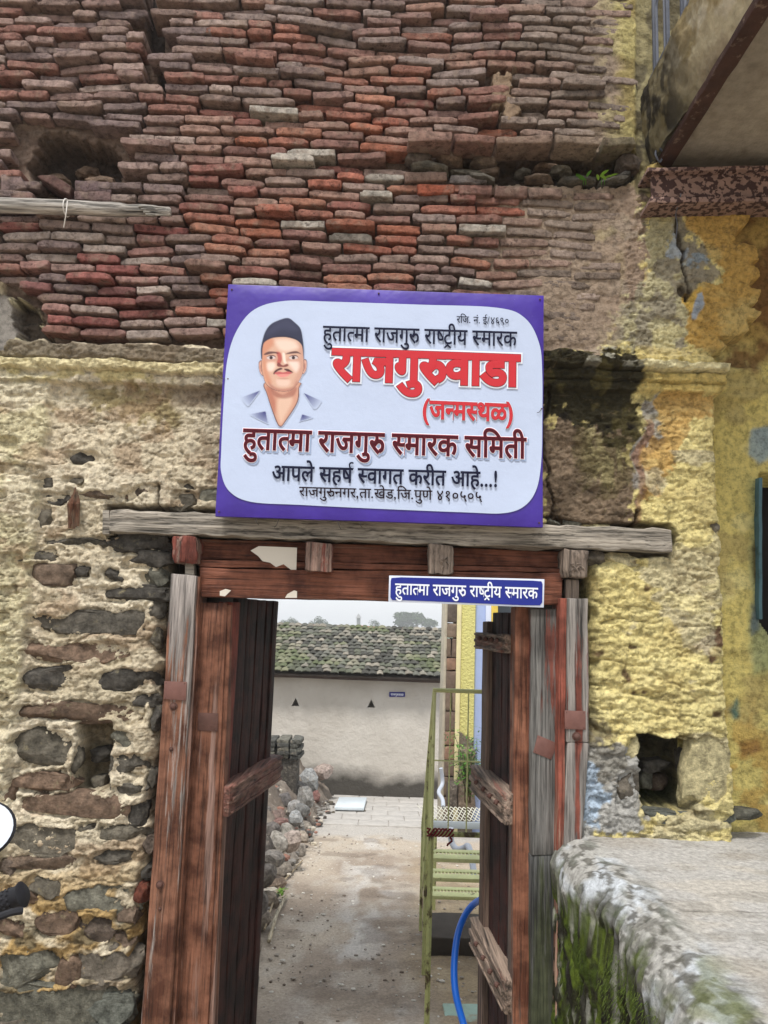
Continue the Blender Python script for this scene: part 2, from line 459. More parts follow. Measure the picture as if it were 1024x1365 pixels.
OPENING = [(222, 716), (789, 738), (787, 975), (772, 1000), (756, 1060), (750, 1120), (748, 1560), (150, 1560), (171, 1365), (181, 1245), (192, 1150), (197, 1085), (205, 1000), (212, 905), (214, 830), (218, 765)]
BRICKZ = [(-400, -400), (850, -400), (850, 185), (858, 250), (838, 300), (828, 462), (725, 470), (300, 458), (68, 458), (50, 425), (44, 405), (5, 392), (0, 375), (-400, 375)]
HOLE = [(30, 205), (48, 168), (84, 165), (108, 176), (138, 184), (152, 200), (150, 232), (118, 250), (80, 255), (42, 235)]
RECESS = [(620, 202), (700, 200), (800, 203), (850, 200), (868, 232), (820, 246), (745, 244), (660, 240), (630, 230)]
CRACK = [(188, -60), (212, -60), (209, 0), (214, 45), (216, 85), (212, 112), (205, 110), (207, 85), (196, 60), (190, 30)]
STEPS_R = [(-300, -400), (1080, -400), (1080, 262), (1010, 268), (1004, 270), (985, 272), (1003, 280), (1000, 296), (984, 304), (984, 318), (1011, 325), (1014, 345), (1004, 350), (1016, 356), (1016, 370), (1004, 378), (1017, 384), (1016, 400), (1000, 408), (1017, 415), (1012, 424), (996, 426), (1002, 440), (980, 446), (962, 449), (976, 460), (966, 468), (950, 470), (952, 486), (967, 488), (966, 520), (955, 530), (954, 600), (957, 650), (960, 690), (964, 720), (962, 760), (966, 800), (967, 900), (970, 950), (975, 990), (979, 1040), (980, 1092), (980, 1300), (-300, 1700)]
NICHE_L = [(101, 966), (147, 963), (144, 1056), (94, 1060)]
NICHE_R = [(852, 984), (924, 986), (934, 1000), (938, 1040), (925, 1082), (862, 1088), (852, 1050)]
BEAMGAP = [(140, 672), (735, 698), (852, 697), (893, 698), (903, 716), (899, 742), (785, 744), (720, 744), (140, 716)]

TON = {'d': [(96, 91, 82), (82, 78, 72), (108, 102, 90)], 'b': [(112, 96, 82), (100, 88, 78), (120, 100, 84)], 'g': [(112, 110, 98), (100, 102, 94), (124, 116, 104)], 'c': [(206, 194, 150), (196, 184, 146)], 'r': [(120, 70, 56)], 'y': [(176, 156, 96)]}
STONES = [(72, 665, 38, 18, 'd'), (130, 658, 84, 15, 'b'), (58, 690, 26, 26, 'd'), (100, 722, 78, 12, 'd'), (180, 722, 84, 24, 'd'), (196, 744, 60, 22, 'd'), (60, 740, 32, 14, 'd'), (72, 765, 60, 25, 'b'), (106, 758, 26, 16, 'd'), (150, 765, 24, 20, 'd'), (182, 792, 88, 20, 'd'), (205, 770, 26, 26, 'g'), (15, 748, 48, 28, 'd'), (10, 790, 36, 14, 'd'), (5, 827, 22, 12, 'd'), (112, 830, 150, 27, 'd'), (105, 870, 134, 26, 'b'), (60, 905, 66, 38, 'd'), (168, 905, 76, 30, 'd'), (3, 855, 22, 20, 'd'), (8, 890, 28, 22, 'd'), (105, 951, 168, 24, 'b'), (193, 934, 32, 12, 'd'), (3, 930, 20, 12, 'd'), (8, 972, 16, 16, 'b'), (56, 1003, 78, 50, 'd'), (50, 1044, 84, 22, 'b'), (160, 985, 26, 20, 'g'), (170, 1022, 50, 24, 'd'), (168, 1052, 46, 14, 'd'), (95, 1075, 130, 28, 'b'), (178, 1086, 24, 28, 'd'), (55, 1122, 98, 38, 'd'), (120, 1104, 22, 9, 'd'), (165, 1112, 56, 18, 'd'), (60, 1152, 124, 22, 'b'), (150, 1145, 52, 16, 'd'), (55, 1188, 50, 26, 'd'), (135, 1200, 92, 30, 'g'), (75, 1232, 62, 28, 'b'), (128, 1240, 50, 26, 'b'), (10, 1240, 34, 24, 'b'), (168, 1225, 22, 20, 'b'), (162, 1255, 25, 18, 'b'), (38, 1293, 84, 48, 'g'), (132, 1290, 84, 44, 'g'), (88, 1300, 26, 36, 'b'), (52, 1346, 190, 46, 'g'), (143, 1352, 54, 36, 'g'), (10, 1390, 150, 60, 'g'), (120, 1400, 100, 60, 'g'), (30, 1200, 40, 20, 'b'), (5, 1060, 26, 24, 'b'), (5, 1160, 22, 20, 'b'),
    (112, 608, 36, 14, 'd'), (62, 642, 24, 14, 'd'), (98, 640, 26, 9, 'd'), (10, 590, 24, 18, 'd'), (27, 625, 58, 14, 'd'), (5, 652, 18, 12, 'd'), (190, 655, 40, 12, 'b'), (245, 668, 36, 18, 'd'), (280, 660, 30, 20, 'g'), (248, 650, 20, 10, 'd'),
    (196, 1130, 14, 18, 'b'), (194, 1168, 14, 18, 'd'), (188, 1192, 17, 22, 'r'), (205, 850, 12, 24, 'd'), (206, 960, 12, 26, 'd'), (200, 1040, 12, 22, 'd'), (208, 812, 16, 20, 'd'),
    (765, 697, 26, 10, 'g'), (793, 702, 42, 9, 'c'), (738, 697, 16, 10, 'g'), (796, 744, 24, 13, 'g'), (828, 746, 50, 17, 'c'), (955, 703, 16, 15, 'd'),
    (843, 998, 20, 26, 'c'), (945, 1034, 50, 92, 'c'), (898, 1092, 66, 12, 'g'), (955, 1093, 50, 14, 'g'), (838, 1052, 30, 44, 'g'), (1000, 1088, 40, 12, 'g')]

def wall_field(X, Z):
    PX, PY = proj(X, YW, Z)
    wx = PX + 9 * fbm(X * 9, Z * 9, 4, 101); wy = PY + 9 * fbm(X * 9, Z * 9, 4, 151)
    n_big = fbm(X * 3.2, Z * 4.5, 3, 1); n_mid = fbm(X * 13, Z * 19, 4, 2); n_fine = fbm(X * 48, Z * 60, 3, 3)
    crease = 1 - np.abs(fbm(X * 6, Z * 22, 4, 4)) * 2.2
    crease = np.clip(crease, 0, 1) ** 4
    crags = np.abs(fbm(X * 22, Z * 30, 4, 6))
    D = .006 * n_big + .004 * n_mid + .0035 * n_fine - .006 * crease + .006 * crags + .0022 * fbm(X * 120, Z * 130, 2, 7) - .003 * ss(.35, .6, fbm(X * 60, Z * 60, 3, 8))
    C = np.zeros(X.shape + (3,)); C[:] = lin((220, 206, 178))
    def paint(m_, col, k=1.0):
        nonlocal C
        m2 = np.clip(m_, 0, 1)[..., None] * k; C = C * (1 - m2) + np.array(lin(col)) * m2
    def pm(poly, soft=5, warp=True, amp=0, seed=0):
        s = sdp(poly, wx if warp else PX, wy if warp else PY)
        if amp: s = s + amp * fbm(X * 16, Z * 16, 5, 200 + seed) + amp * .6 * fbm(X * 55, Z * 55, 3, 230 + seed)
        if warp: soft = soft * .4
        return ss(-soft, soft, s)
    left = PX < 450
    # --- left tones
    pil_l = ss(4, -4, PX - (72 - .11 * (PY - 500)) + 4 * fbm(X * 20, Z * 20, 3, 11))
    low = ss(640, 700, PY)
    D += .030 * pil_l * ss(500, 520, PY) * (PX < 300)
    paint(pil_l, (220, 210, 170), .8 )
    paint(pm([(70, 515), (300, 520), (300, 560), (150, 556), (72, 540)], 12, True, 14, 1) * left, (158, 142, 96), .8)
    paint(pm([(240, 505), (306, 520), (300, 640), (280, 600)], 12, True, 18, 2) * left, (134, 112, 88), .7)
    paint(ss(.25, .5, fbm(X * 8, Z * 13, 5, 33)) * left, (176, 148, 120), .55)
    paint(ss(.15, .5, fbm(X * 3, Z * 5, 5, 35)) * left, (232, 220, 194), .7)
    paint(ss(.2, .45, fbm(X * 5, Z * 5, 5, 37)) * left * low, (204, 190, 160), .7)
    och = ss(.0, .35, fbm(X * 6, Z * 9, 4, 36) + .25) * ss(1120, 1220, PY) * left
    paint(och, (178, 144, 84), .85)
    paint(ss(.15, .4, fbm(X * 9, Z * 12, 4, 38)) * ss(1180, 1260, PY) * left, (112, 104, 84), .8)
    # --- right tones
    R = PX > 700
    Rm = ss(690, 700, PX)
    paint(Rm, (228, 212, 146))
    paint(Rm * ss(.05, .4, fbm(X * 4, Z * 6, 5, 61)), (240, 226, 160), .7)
    paint(Rm * ss(.2, .5, fbm(X * 9, Z * 14, 5, 62)), (204, 184, 122), .5)
    brown = pm([(690, 235), (850, 235), (868, 300), (868, 350), (850, 400), (815, 440), (790, 470), (690, 480)], 14, True, 16, 3)
    paint(brown, (156, 136, 118))
    paint(brown * ss(.1, .4, fbm(X * 9, Z * 11, 5, 63)), (160, 146, 130), .7)
    cre = pm([(868, 280), (915, 290), (935, 340), (945, 380), (910, 470), (800, 470), (800, 445), (835, 415), (850, 380), (860, 320)], 10, True, 18, 4)
    paint(cre, (186, 178, 142))
    paint(cre * ss(-.05, .25, fbm(X * 13, Z * 13, 5, 64)), (206, 196, 148), .8)
    paint(cre * ss(.18, .32, fbm(X * 11, Z * 11, 5, 65)), (148, 140, 122), .9)
    paint(pm([(905, 330), (940, 320), (960, 370), (945, 385), (915, 380)], 6, True, 10, 5), (150, 142, 126), .9)
    paint(pm([(888, 310), (902, 305), (908, 340), (893, 345)], 5, True, 8, 6), (176, 186, 196), .9)
    paint(pm([(918, 335), (944, 330), (948, 348), (925, 352)], 5, True, 8, 7), (150, 165, 178), .85)
    org = pm([(918, 268), (1030, 268), (1030, 440), (950, 470), (905, 455), (925, 385), (962, 378), (960, 355), (935, 320), (918, 300)], 3, True, 5, 8)
    paint(org, (198, 162, 92)); paint(org * ss(-.2, .3, fbm(X * 5, Z * 5, 5, 66)), (208, 184, 120), .8)
    D += .004 * org
    paint(pm([(905, 395), (930, 392), (932, 412), (910, 410)], 3, True, 3, 9), (214, 178, 92))
    paint(pm([(922, 398), (932, 398), (930, 422), (922, 420)], 3), (168, 178, 190))
    # black damp band under the sign's right side
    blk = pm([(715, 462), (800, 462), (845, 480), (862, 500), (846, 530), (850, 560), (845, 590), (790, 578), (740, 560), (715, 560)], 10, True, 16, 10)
    dn = pm([(715, 560), (850, 560), (845, 690), (850, 740), (715, 740)], 8, True, 14, 11)
    paint(dn, (136, 118, 98)); paint(dn * ss(770, 790, PX) * ss(.0, .35, fbm(X * 22, Z * 7, 5, 67) + .15), (190, 178, 132), .85)
    paint(dn * ss(.15, .4, fbm(X * 9, Z * 9, 5, 68)), (98, 84, 68), .7)
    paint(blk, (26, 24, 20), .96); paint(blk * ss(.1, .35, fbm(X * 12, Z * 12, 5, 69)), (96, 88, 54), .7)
    paint(blk * ss(.28, .4, fbm(X * 14, Z * 18, 5, 70)) * ss(500, 480, PY), (200, 196, 178), .9)
    paint(pm([(770, 580), (862, 540), (855, 610), (820, 660), (770, 640)], 16, True, 20, 12), (92, 84, 50), .55)
    paint(pm([(854, 535), (880, 530), (878, 590), (862, 640), (852, 690), (846, 640)], 6, True, 6, 13), (160, 156, 152), .9)
    o2 = pm([(876, 505), (900, 515), (955, 528), (956, 560), (925, 572), (902, 600), (885, 640), (862, 655), (856, 640), (868, 590), (882, 545)], 5, True, 8, 14)
    paint(o2, (200, 160, 94), .85)
    paint(pm([(853, 560), (866, 560), (856, 700), (848, 700)], 4), (150, 108, 84), .7)
    # cement and whitewash by the niche
    cm = pm([(745, 1000), (775, 975), (800, 985), (850, 990), (858, 1040), (850, 1110), (740, 1120)], 6, True, 8, 15)
    paint(cm, (150, 146, 136)); paint(cm * ss(.0, .3, fbm(X * 7, Z * 5, 4, 71)), (188, 186, 180), .8)
    paint(pm([(778, 1010), (806, 1018), (812, 1060), (800, 1095), (778, 1095)], 6, True, 8, 16), (186, 204, 222), .9)
    paint(pm([(770, 955), (800, 940), (815, 990), (780, 990)], 6, True, 8, 17), (120, 112, 92), .8)
    paint(pm([(925, 862), (945, 835), (965, 825), (968, 860), (948, 880)], 4, True, 6, 18), (120, 92, 74), .95)
    for (a, b_, r) in ((828, 903, 6), (840, 920, 6), (852, 918, 5), (955, 955, 8), (890, 806, 9), (866, 778, 6), (905, 828, 6), (872, 640, 4), (902, 612, 4), (840, 862, 5), (800, 875, 9), (780, 800, 6)):
        s = r - np.hypot(wx - a, (wy - b_) * 1.3); mk = ss(-2, 3, s + 3 * fbm(X * 30, Z * 30, 3, 73)) * (PX > 700)
        paint(mk, (98, 74, 56), .9); D -= .006 * mk
    # yellow plaster relief: heavy coursed lumps
    ry = R & (PY > 470); lump = fbm(X * 7, Z * 17, 4, 81); cr2 = np.clip(1 - np.abs(fbm(X * 5, Z * 15, 4, 82)) * 3.0, 0, 1) ** 2
    k = ry * ss(700, 760, PY) + .45 * ry * ss(470, 600, PY) * ss(840, 870, PX) * (1 - ss(700, 760, PY))
    D += k * (.005 * lump - .009 * cr2 + .006 * np.abs(fbm(X * 40, Z * 50, 4, 83)))
    k = k * (1 - cm)
    paint(Rm * (1 - cm) * ss(.22, .34, fbm(X * 5, Z * 8, 5, 84)) * (PY > 600) * (PX > 860 - 30 * (PY > 700)), (206, 196, 164), .7)
    paint(k * cr2 ** 2, (150, 130, 90), .5)
    paint(k * ss(.2, .5, lump) * (PX > 770), (240, 226, 164), .5)
    # left rubble relief
    kl = left * low * ss(300, 200, PX)
    D += kl * (.006 * fbm(X * 8, Z * 13, 4, 91) + .009 * np.abs(fbm(X * 40, Z * 44, 4, 92)) - .008)
    paint(left * ss(.62, .9, crease) * ss(520, 560, PY), (120, 102, 76), .6)
    # thin coats that have flaked away with broken edges
    fl1 = ss(.06, .085, fbm(X * 7, Z * 10, 5, 95)); fl2 = ss(.12, .14, fbm(X * 15, Z * 19, 5, 96))
    D += .0045 * (fl1 - .5) + .003 * fl2
    paint(ss(.03, .06, fbm(X * 7, Z * 10, 5, 95)) * ss(.09, .065, fbm(X * 7, Z * 10, 5, 95)), (120, 102, 76), .45)
    C = C * (1 - .10 * fl1[..., None] * (PY > 500)[..., None])
    # sockets where the coat stops around bedded stones
    for (a_, b_, w_, h_, t_) in STONES:
        m0 = (np.abs(PX - a_) < w_ * .5 + 14) & (np.abs(PY - b_) < h_ * .5 + 14)
        if not m0.any(): continue
        qx = np.abs(wx[m0] - a_) - w_ * .5 + h_ * .25; qy = np.abs(wy[m0] - b_) - h_ * .5 + h_ * .25
        sd = np.hypot(np.maximum(qx, 0), np.maximum(qy, 0)) + np.minimum(np.maximum(qx, qy), 0) - h_ * .25
        D[m0] -= .020 * ss(2.2, -1.5, sd)
    # --- cornices (mouldings)
    cy = PY - (.033 * (PX - 200))
    def band(a, b_, s=3): return ss(a - s, a + s, cy + 2.5 * n_mid) * ss(b_ + s, b_ - s, cy + 2.5 * n_mid)
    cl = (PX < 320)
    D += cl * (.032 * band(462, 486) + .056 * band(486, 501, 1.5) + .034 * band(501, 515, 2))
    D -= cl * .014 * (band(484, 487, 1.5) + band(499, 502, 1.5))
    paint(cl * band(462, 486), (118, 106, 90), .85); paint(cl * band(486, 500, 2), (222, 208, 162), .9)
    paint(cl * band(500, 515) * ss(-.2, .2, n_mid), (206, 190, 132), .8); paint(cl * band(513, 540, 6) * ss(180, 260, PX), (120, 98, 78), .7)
    cr_ = (PX > 700) & (PX < 1000)
    D += cr_ * (.022 * band(452, 466) + .070 * band(466, 476, 1.2) + .048 * band(477, 490, 1.5) + .034 * band(491, 503, 1.5))
    D += cr_ * .02 * band(448, 476) * ss(840, 760, PX)
    cc = cr_ * ss(845, 862, PX + 12 * n_mid)
    paint(cc * band(463, 477, 2), (232, 222, 178), .9); paint(cc * band(477, 502), (208, 184, 112), .85)
    paint(cc * band(440, 463), (196, 176, 118), .6)
    # --- brick zone: recessed bedding
    sB = sdp(BRICKZ, PX, PY) + 5 * fbm(X * 14, Z * 14, 3, 111)
    B = ss(-3, 3, sB)
    fl = np.where(PY > 235, ss(520, 740, PX), ss(690, 815, PX))
    muddy = .8 * np.clip(ss(200, 40, PX) * ss(230, 100, PY), 0, 1) + .7 * ss(120, 40, PX) * ss(260, 330, PY)
    muddy = np.clip(muddy + .5 * ss(.15, .45, fbm(X * 3, Z * 4, 3, 113)), 0, 1)
    Db = -.072 + .022 * muddy * (1 + .5 * n_mid) + .006 * n_mid + .003 * n_fine
    Db = Db * (1 - fl) + (-.007 + .006 * n_mid + .005 * n_big + .003 * n_fine) * fl
    D = D * (1 - B) + Db * B
    bc = np.zeros_like(C); bc[:] = lin((116, 98, 86))
    mm = (muddy * ss(-.3, .4, n_mid))[..., None]; bc = bc * (1 - mm) + np.array(lin((148, 132, 116))) * mm
    f3 = fl[..., None]; bc = bc * (1 - f3) + np.array(lin((156, 138, 120))) * f3
    yb = (ss(812, 836, PX + 10 * n_mid) * ss(260, 200, PY))[..., None]; bc = bc * (1 - yb * .85) + np.array(lin((164, 148, 92))) * yb * .85
    yb2 = (ss(.1, .4, fbm(X * 7, Z * 7, 4, 114)) * ss(770, 830, PX))[..., None]; bc = bc * (1 - yb2 * .5) + np.array(lin((196, 186, 128))) * yb2 * .5
    # keep painted zones of the right side on top of the bedding colour
    kc = (B * (1 - brown * 0) * (1 - ss(790, 850, PX) * ss(235, 260, PY)))[..., None]
    C = C * (1 - kc) + bc * kc
    lime = pm([(655, 90), (690, 92), (692, 150), (672, 158), (655, 140)], 4, True, 8, 20)
    D = D * (1 - lime) + (.002 + .005 * n_mid) * lime; paint(lime, (150, 128, 106))
    D += (B * lime * 0)
    h = pm(HOLE, 4, False, 5, 21); D = D * (1 - h) + (-.22 + .04 * n_mid) * h; paint(h, (78, 68, 62))
    h = pm(RECESS, 3, False, 4, 22); D = D * (1 - h) + (-.13 + .03 * n_mid) * h; paint(h, (82, 70, 60))
    h = pm(CRACK, 2, False, 2, 23); D = D * (1 - h) + (-.13) * h; paint(h, (60, 52, 48))
    # wall beyond the balcony's end, top right
    up = ss(846, 852, PX) * ss(262, 250, PY)
    D = D * (1 - up) + (-.02 + .008 * n_mid) * up; paint(up, (150, 140, 104)); paint(up * ss(.1, .3, fbm(X * 8, Z * 8, 5, 115)), (96, 88, 70), .8)
    paint(up * ss(110, 140, PY) * ss(-.3, .1, n_mid + n_big), (70, 62, 50), .8)
    # left outer edge: grey render of the neighbour, dark cavity at its top
    nb = pm([(-300, 372), (2, 386), (18, 405), (20, 440), (10, 470), (-300, 470)], 3, False, 4, 24)
    D = D * (1 - nb) + (-.03) * nb; paint(nb, (150, 144, 136))
    cv = pm([(14, 392), (44, 404), (52, 430), (70, 452), (40, 455), (22, 448), (16, 425)], 3, False, 5, 25)
    D = D * (1 - cv) + (-.12 + .03 * n_mid) * cv; paint(cv, (100, 90, 80))
    # niches, beam bedding
    h = pm(NICHE_L, 2, False, 3, 26); D = D * (1 - h) + (-.16 + .03 * n_mid) * h; paint(h, (132, 116, 88), .8)
    h = pm(NICHE_R, 3, False, 5, 27); D = D * (1 - h) + (-.30 + .05 * n_mid) * h; paint(h, (90, 84, 72), .85)
    paint(h * ss(1050, 1080, PY), (74, 84, 42), .8)
    h = pm(BEAMGAP, 2, False, 2, 28); D = D * (1 - h) + (-.07) * h; paint(h, (90, 78, 66), .8)
    # long cracks
    for ln, wd_ in (([(732, 520), (728, 600), (733, 640), (731, 700)], 1.4), ([(902, 290), (908, 330), (912, 372), (912, 400), (900, 385)], 1.6), ([(718, 690), (740, 690), (800, 700), (848, 700), (852, 685)], 2.2), ([(200, 705), (210, 700), (206, 650)], 1)):
        for (ax, ay), (bx, by) in zip(ln[:-1], ln[1:]):
            ex, ey = bx - ax, by - ay
            t = np.clip(((wx - ax) * ex + (wy - ay) * ey) / (ex * ex + ey * ey), 0, 1)
            d = np.hypot(wx - ax - ex * t, wy - ay - ey * t); mk = ss(wd_ + 1.5, wd_ - .5, d)
            D -= .02 * mk; paint(mk, (70, 58, 46), .8)
    # pull the edge of the opening back, and the right-hand broken edge
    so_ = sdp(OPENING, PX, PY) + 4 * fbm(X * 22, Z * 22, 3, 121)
    D -= .05 * ss(-12, 0, so_) + .30 * ss(-1, 4, so_)
    st = sdp(STEPS_R, PX, PY) + 2.0 * fbm(X * 22, Z * 22, 3, 122)
    D -= .012 * ss(9, 0, st) + .16 * ss(1.5, -2.5, st)
    kill = (so_ > 4.5) | (st < -5)
    paint(ss(-1, 3, so_), (70, 60, 50)); paint(ss(0, -3, st) * ss(560, 470, PY), (120, 84, 50), .9)  # brown past the toothed edge paints in the shade of the recess
    return D, C, kill

def build_field(name, x0, x1, z0, z1, st, fn, parent, mat):
    xs = np.arange(x0, x1 + st, st); zs = np.arange(z0, z1 + st, st)
    X, Z = np.meshgrid(xs, zs, indexing='ij')
    D, C, kill = fn(X, Z)
    V = np.stack([X, YW - D, Z], -1).reshape(-1, 3)
    kf = kill[:-1, :-1] & kill[1:, :-1] & kill[:-1, 1:] & kill[1:, 1:]
    return gridmesh(name, V, C.reshape(-1, 3), len(xs), len(zs), mat, parent, keep=~kf.ravel())
build_field('plaster', -1.86, 1.62, -.05, 4.25, .0047, wall_field, WALL, M_WALL)
core = MB()
box(core, (-1.9, YW + .30, -.1), (-.86, YW + 1.0, 4.3), bev=.02); box(core, (.88, YW + .36, -.1), (1.34, YW + 1.0, 4.3), bev=.02)
box(core, (-.86, YW + .30, 1.86), (.88, YW + 1.0, 4.3), bev=.02)
core.build('wall_core', basic('rubble_core', (120, 104, 84), .95, .3, 8, .02, 14), WALL)

# bricks
def brick_mesh(i):
    rg = random.Random(100 + i)
    L, Dp, H = rg.uniform(.155, .2), .13, .0318
    V, Fc = rboxv((L / 2, Dp / 2, H / 2), (10, 2, 3), .0045)
    V = V / np.array([L, Dp, H])
    out = []
    nt_ = rg.uniform(.0, .2); chip = [rg.choice((0, 0, .006, .010)) for _ in range(4)]
    for p in V:
        x, y, z = p[0] * L, p[1] * Dp, p[2] * H
        ex = 1 - .3 * nt_ * (abs(p[0]) * 2) ** 4
        q = nz3((x, y, z), 18, i * 7.7) * .0030 + nz3((x, y, z), 80, i * 3.3) * .0036
        for ci, (sx_, sz_) in enumerate(((1, 1), (1, -1), (-1, 1), (-1, -1))):
            if chip[ci] and p[0] * sx_ > .455 and p[2] * sz_ > .3 and p[1] < .1: x -= sx_ * chip[ci] * .5; z -= sz_ * chip[ci] * .35; y += chip[ci] * .8
        sag = .0035 * math.sin((p[0] + .5) * math.pi * rg.choice((1, 1)) + i)
        out.append((x + q.x, y + q.y, z * ex + q.z * .8 + sag * .35))
    return out, Fc, L
BM = []
for i in range(26):
    v, f_, L = brick_mesh(i)
    me = bpy.data.meshes.new('brick'); me.from_pydata(v, [], f_); me.polygons.foreach_set('use_smooth', [True] * len(f_))
    me.set_sharp_from_angle(angle=math.radians(55)); me.materials.append(M_BRICK); BM.append((me, v, f_, L))
def in_poly(p, poly):
    return float(sdp(poly, np.array([p[0]]), np.array([p[1]]))[0])
def warp_z(x, z):
    return .016 * (vn(np.array([x * 1.6 + 5]), np.array([z * 1.3]), 9)[0] - .5) * 2 + .010 * (vn(np.array([x * 5]), np.array([z * 3.1]), 19)[0] - .5) * 2
PAL_L = [(160, 128, 116), (150, 114, 102), (136, 110, 104), (166, 138, 124), (156, 100, 84), (128, 104, 98), (150, 118, 104)]
PAL_C = [(182, 98, 68), (174, 92, 68), (170, 98, 76), (158, 90, 76), (150, 104, 90), (176, 108, 80), (140, 92, 80), (162, 118, 100), (150, 120, 106), (176, 164, 148)]
PAL_D = [(146, 74, 66), (158, 84, 74), (132, 78, 72), (164, 112, 100), (150, 122, 110), (172, 150, 136)]
PAL_R = [(148, 126, 110), (140, 118, 102), (154, 130, 114), (136, 116, 100), (154, 120, 102)]
PAL_T = [(166, 100, 78), (158, 112, 92), (150, 108, 96), (140, 116, 106), (132, 104, 94), (146, 122, 112), (154, 100, 84)]
rb = random.Random(21)
brks = []
z = P(300, 452).z - .02; row = 0
while z < 4.3:
    x = -1.86 + rb.uniform(0, .12)
    while x < 1.2:
        i = rb.randrange(26); L = BM[i][3] * rb.choice((.62, .85, 1, 1, 1.05, 1.12))
        sx = L / BM[i][3]; xc = x + L / 2; x += L + rb.uniform(.003, .010)
        zz = z + warp_z(xc, z); px, py = [float(a) for a in proj(xc, YW, zz)]
        slope = (warp_z(xc + .06, z) - warp_z(xc - .06, z)) / .12
        hw = L / 2 / YW * 1000
        if in_poly((px, py), BRICKZ) < 5 or px + hw > 862: continue
        if min(in_poly((px + hw * .8, py), BRICKZ), in_poly((px - hw * .8, py), BRICKZ)) < 0: continue
        if max(in_poly((px, py), HOLE), in_poly((px + hw * .6, py), HOLE), in_poly((px - hw * .6, py), HOLE)) > -6: continue
        if py < 112 and px - hw < 212 and px + hw > 192:
            if px < 202:
                r_ = 193 - (px - hw); 
                if r_ < 24: continue
                L2 = r_ / 1000 * YW; xc -= (L - L2) / 2; sx *= L2 / L
            else: xc += .03; 
        if 540 < px < 862 and 176 < py < 250: continue
        if 650 < px < 694 and 90 < py < 155: continue
        if 318 < px - hw and px + hw < 712 and py > 404: continue
        flush = (px > 560 and py > 245 and rb.random() < (px - 520) / 230) or (px > 700 and rb.random() < (px - 690) / 120)
        nzv = float(fbm(np.array([xc * 3.0]), np.array([zz * 3.6]), 3, 77)[0])
        pr = .004 + .020 * nzv + rb.uniform(-.006, .008)
        if rb.random() < .07: pr += rb.uniform(.015, .035)
        if px < 240 and py < 260: pr += .012 * rb.uniform(-1, 1.3)
        if rb.random() < .05 and not flush: pr -= .035
        pr = max(pr, -.034)
        if flush: pr = -.005 + rb.uniform(-.004, .005)
        if px < 230 and py > 300: pal = PAL_D if rb.random() < .75 else PAL_L
        elif px < 260: pal = PAL_L
        elif px > 690: pal = PAL_R
        elif py < 130: pal = PAL_T if px > 300 else PAL_L
        elif px < 560: pal = PAL_C
        else: pal = PAL_C if rb.random() < .35 else PAL_T
        c = rb.choice(pal)
        if 60 < px < 320 and 448 < py < 466: c = (84, 84, 92) if rb.random() < .7 else (130, 92, 84)
        gm = sum(c) / 3; c = tuple(v * .70 + gm * .30 + 8 for v in c)
        kk = rb.uniform(.86, 1.24)
        col = tuple(min(1, v * kk) for v in lin(c))
        brks.append((flush, xc, zz, pr, sx, rb.uniform(.88, 1.04), i, slope, col))
    z += .0435; row += 1
brks.sort(key=lambda b: (b[0], abs(proj(b[1], YW, b[2])[1] - 250) > 262, rb.random()))
stuff = MB(); flcol = []
for n_, (fl_, xc, zz, pr, sx, sz, i, slope, col) in enumerate(brks):
    me, v, f_, L = BM[i]
    ry = -slope + rb.uniform(-.012, .012); rz = rb.uniform(-.05, .05); rx = rb.uniform(-.05, .05)
    if n_ < 286:
        o = link_mesh('brick', me, WALL, (xc, YW - pr + .065, zz), (rx, ry, rz + (math.pi if i % 2 == 0 and n_ % 3 == 0 else 0)), (sx, 1, sz)); o.color = col + (1,)
    else:
        mtx = Matrix.Translation((xc, YW - pr + .065, zz)) @ Matrix.Rotation(ry, 4, 'Y') @ Matrix.Rotation(rz, 4, 'Z') @ Matrix.Diagonal((sx, 1, sz, 1))
        stuff.add([mtx @ Vector(p) for p in v], f_); flcol += [col] * len(v)
# m_brick for the joined mass reads the colour from an attribute
def mat_brick_attr():
    m2 = M_BRICK.copy(); m2.name = 'old_brick_flush'; t = m2.node_tree
    oi = [n for n in t.nodes if n.type == 'OBJECT_INFO'][0]; vc = t.nodes.new('ShaderNodeVertexColor'); vc.layer_name = 'Col'
    for l in list(t.links):
        if l.from_node == oi and l.from_socket.name == 'Color':
            to = l.to_socket; t.links.remove(l); t.links.new(vc.outputs[0], to)
    return m2
so2 = stuff.build('brick_mass', mat_brick_attr(), WALL, angle=55); so2['kind'] = 'stuff'; setcols(so2.data, np.array(flcol))

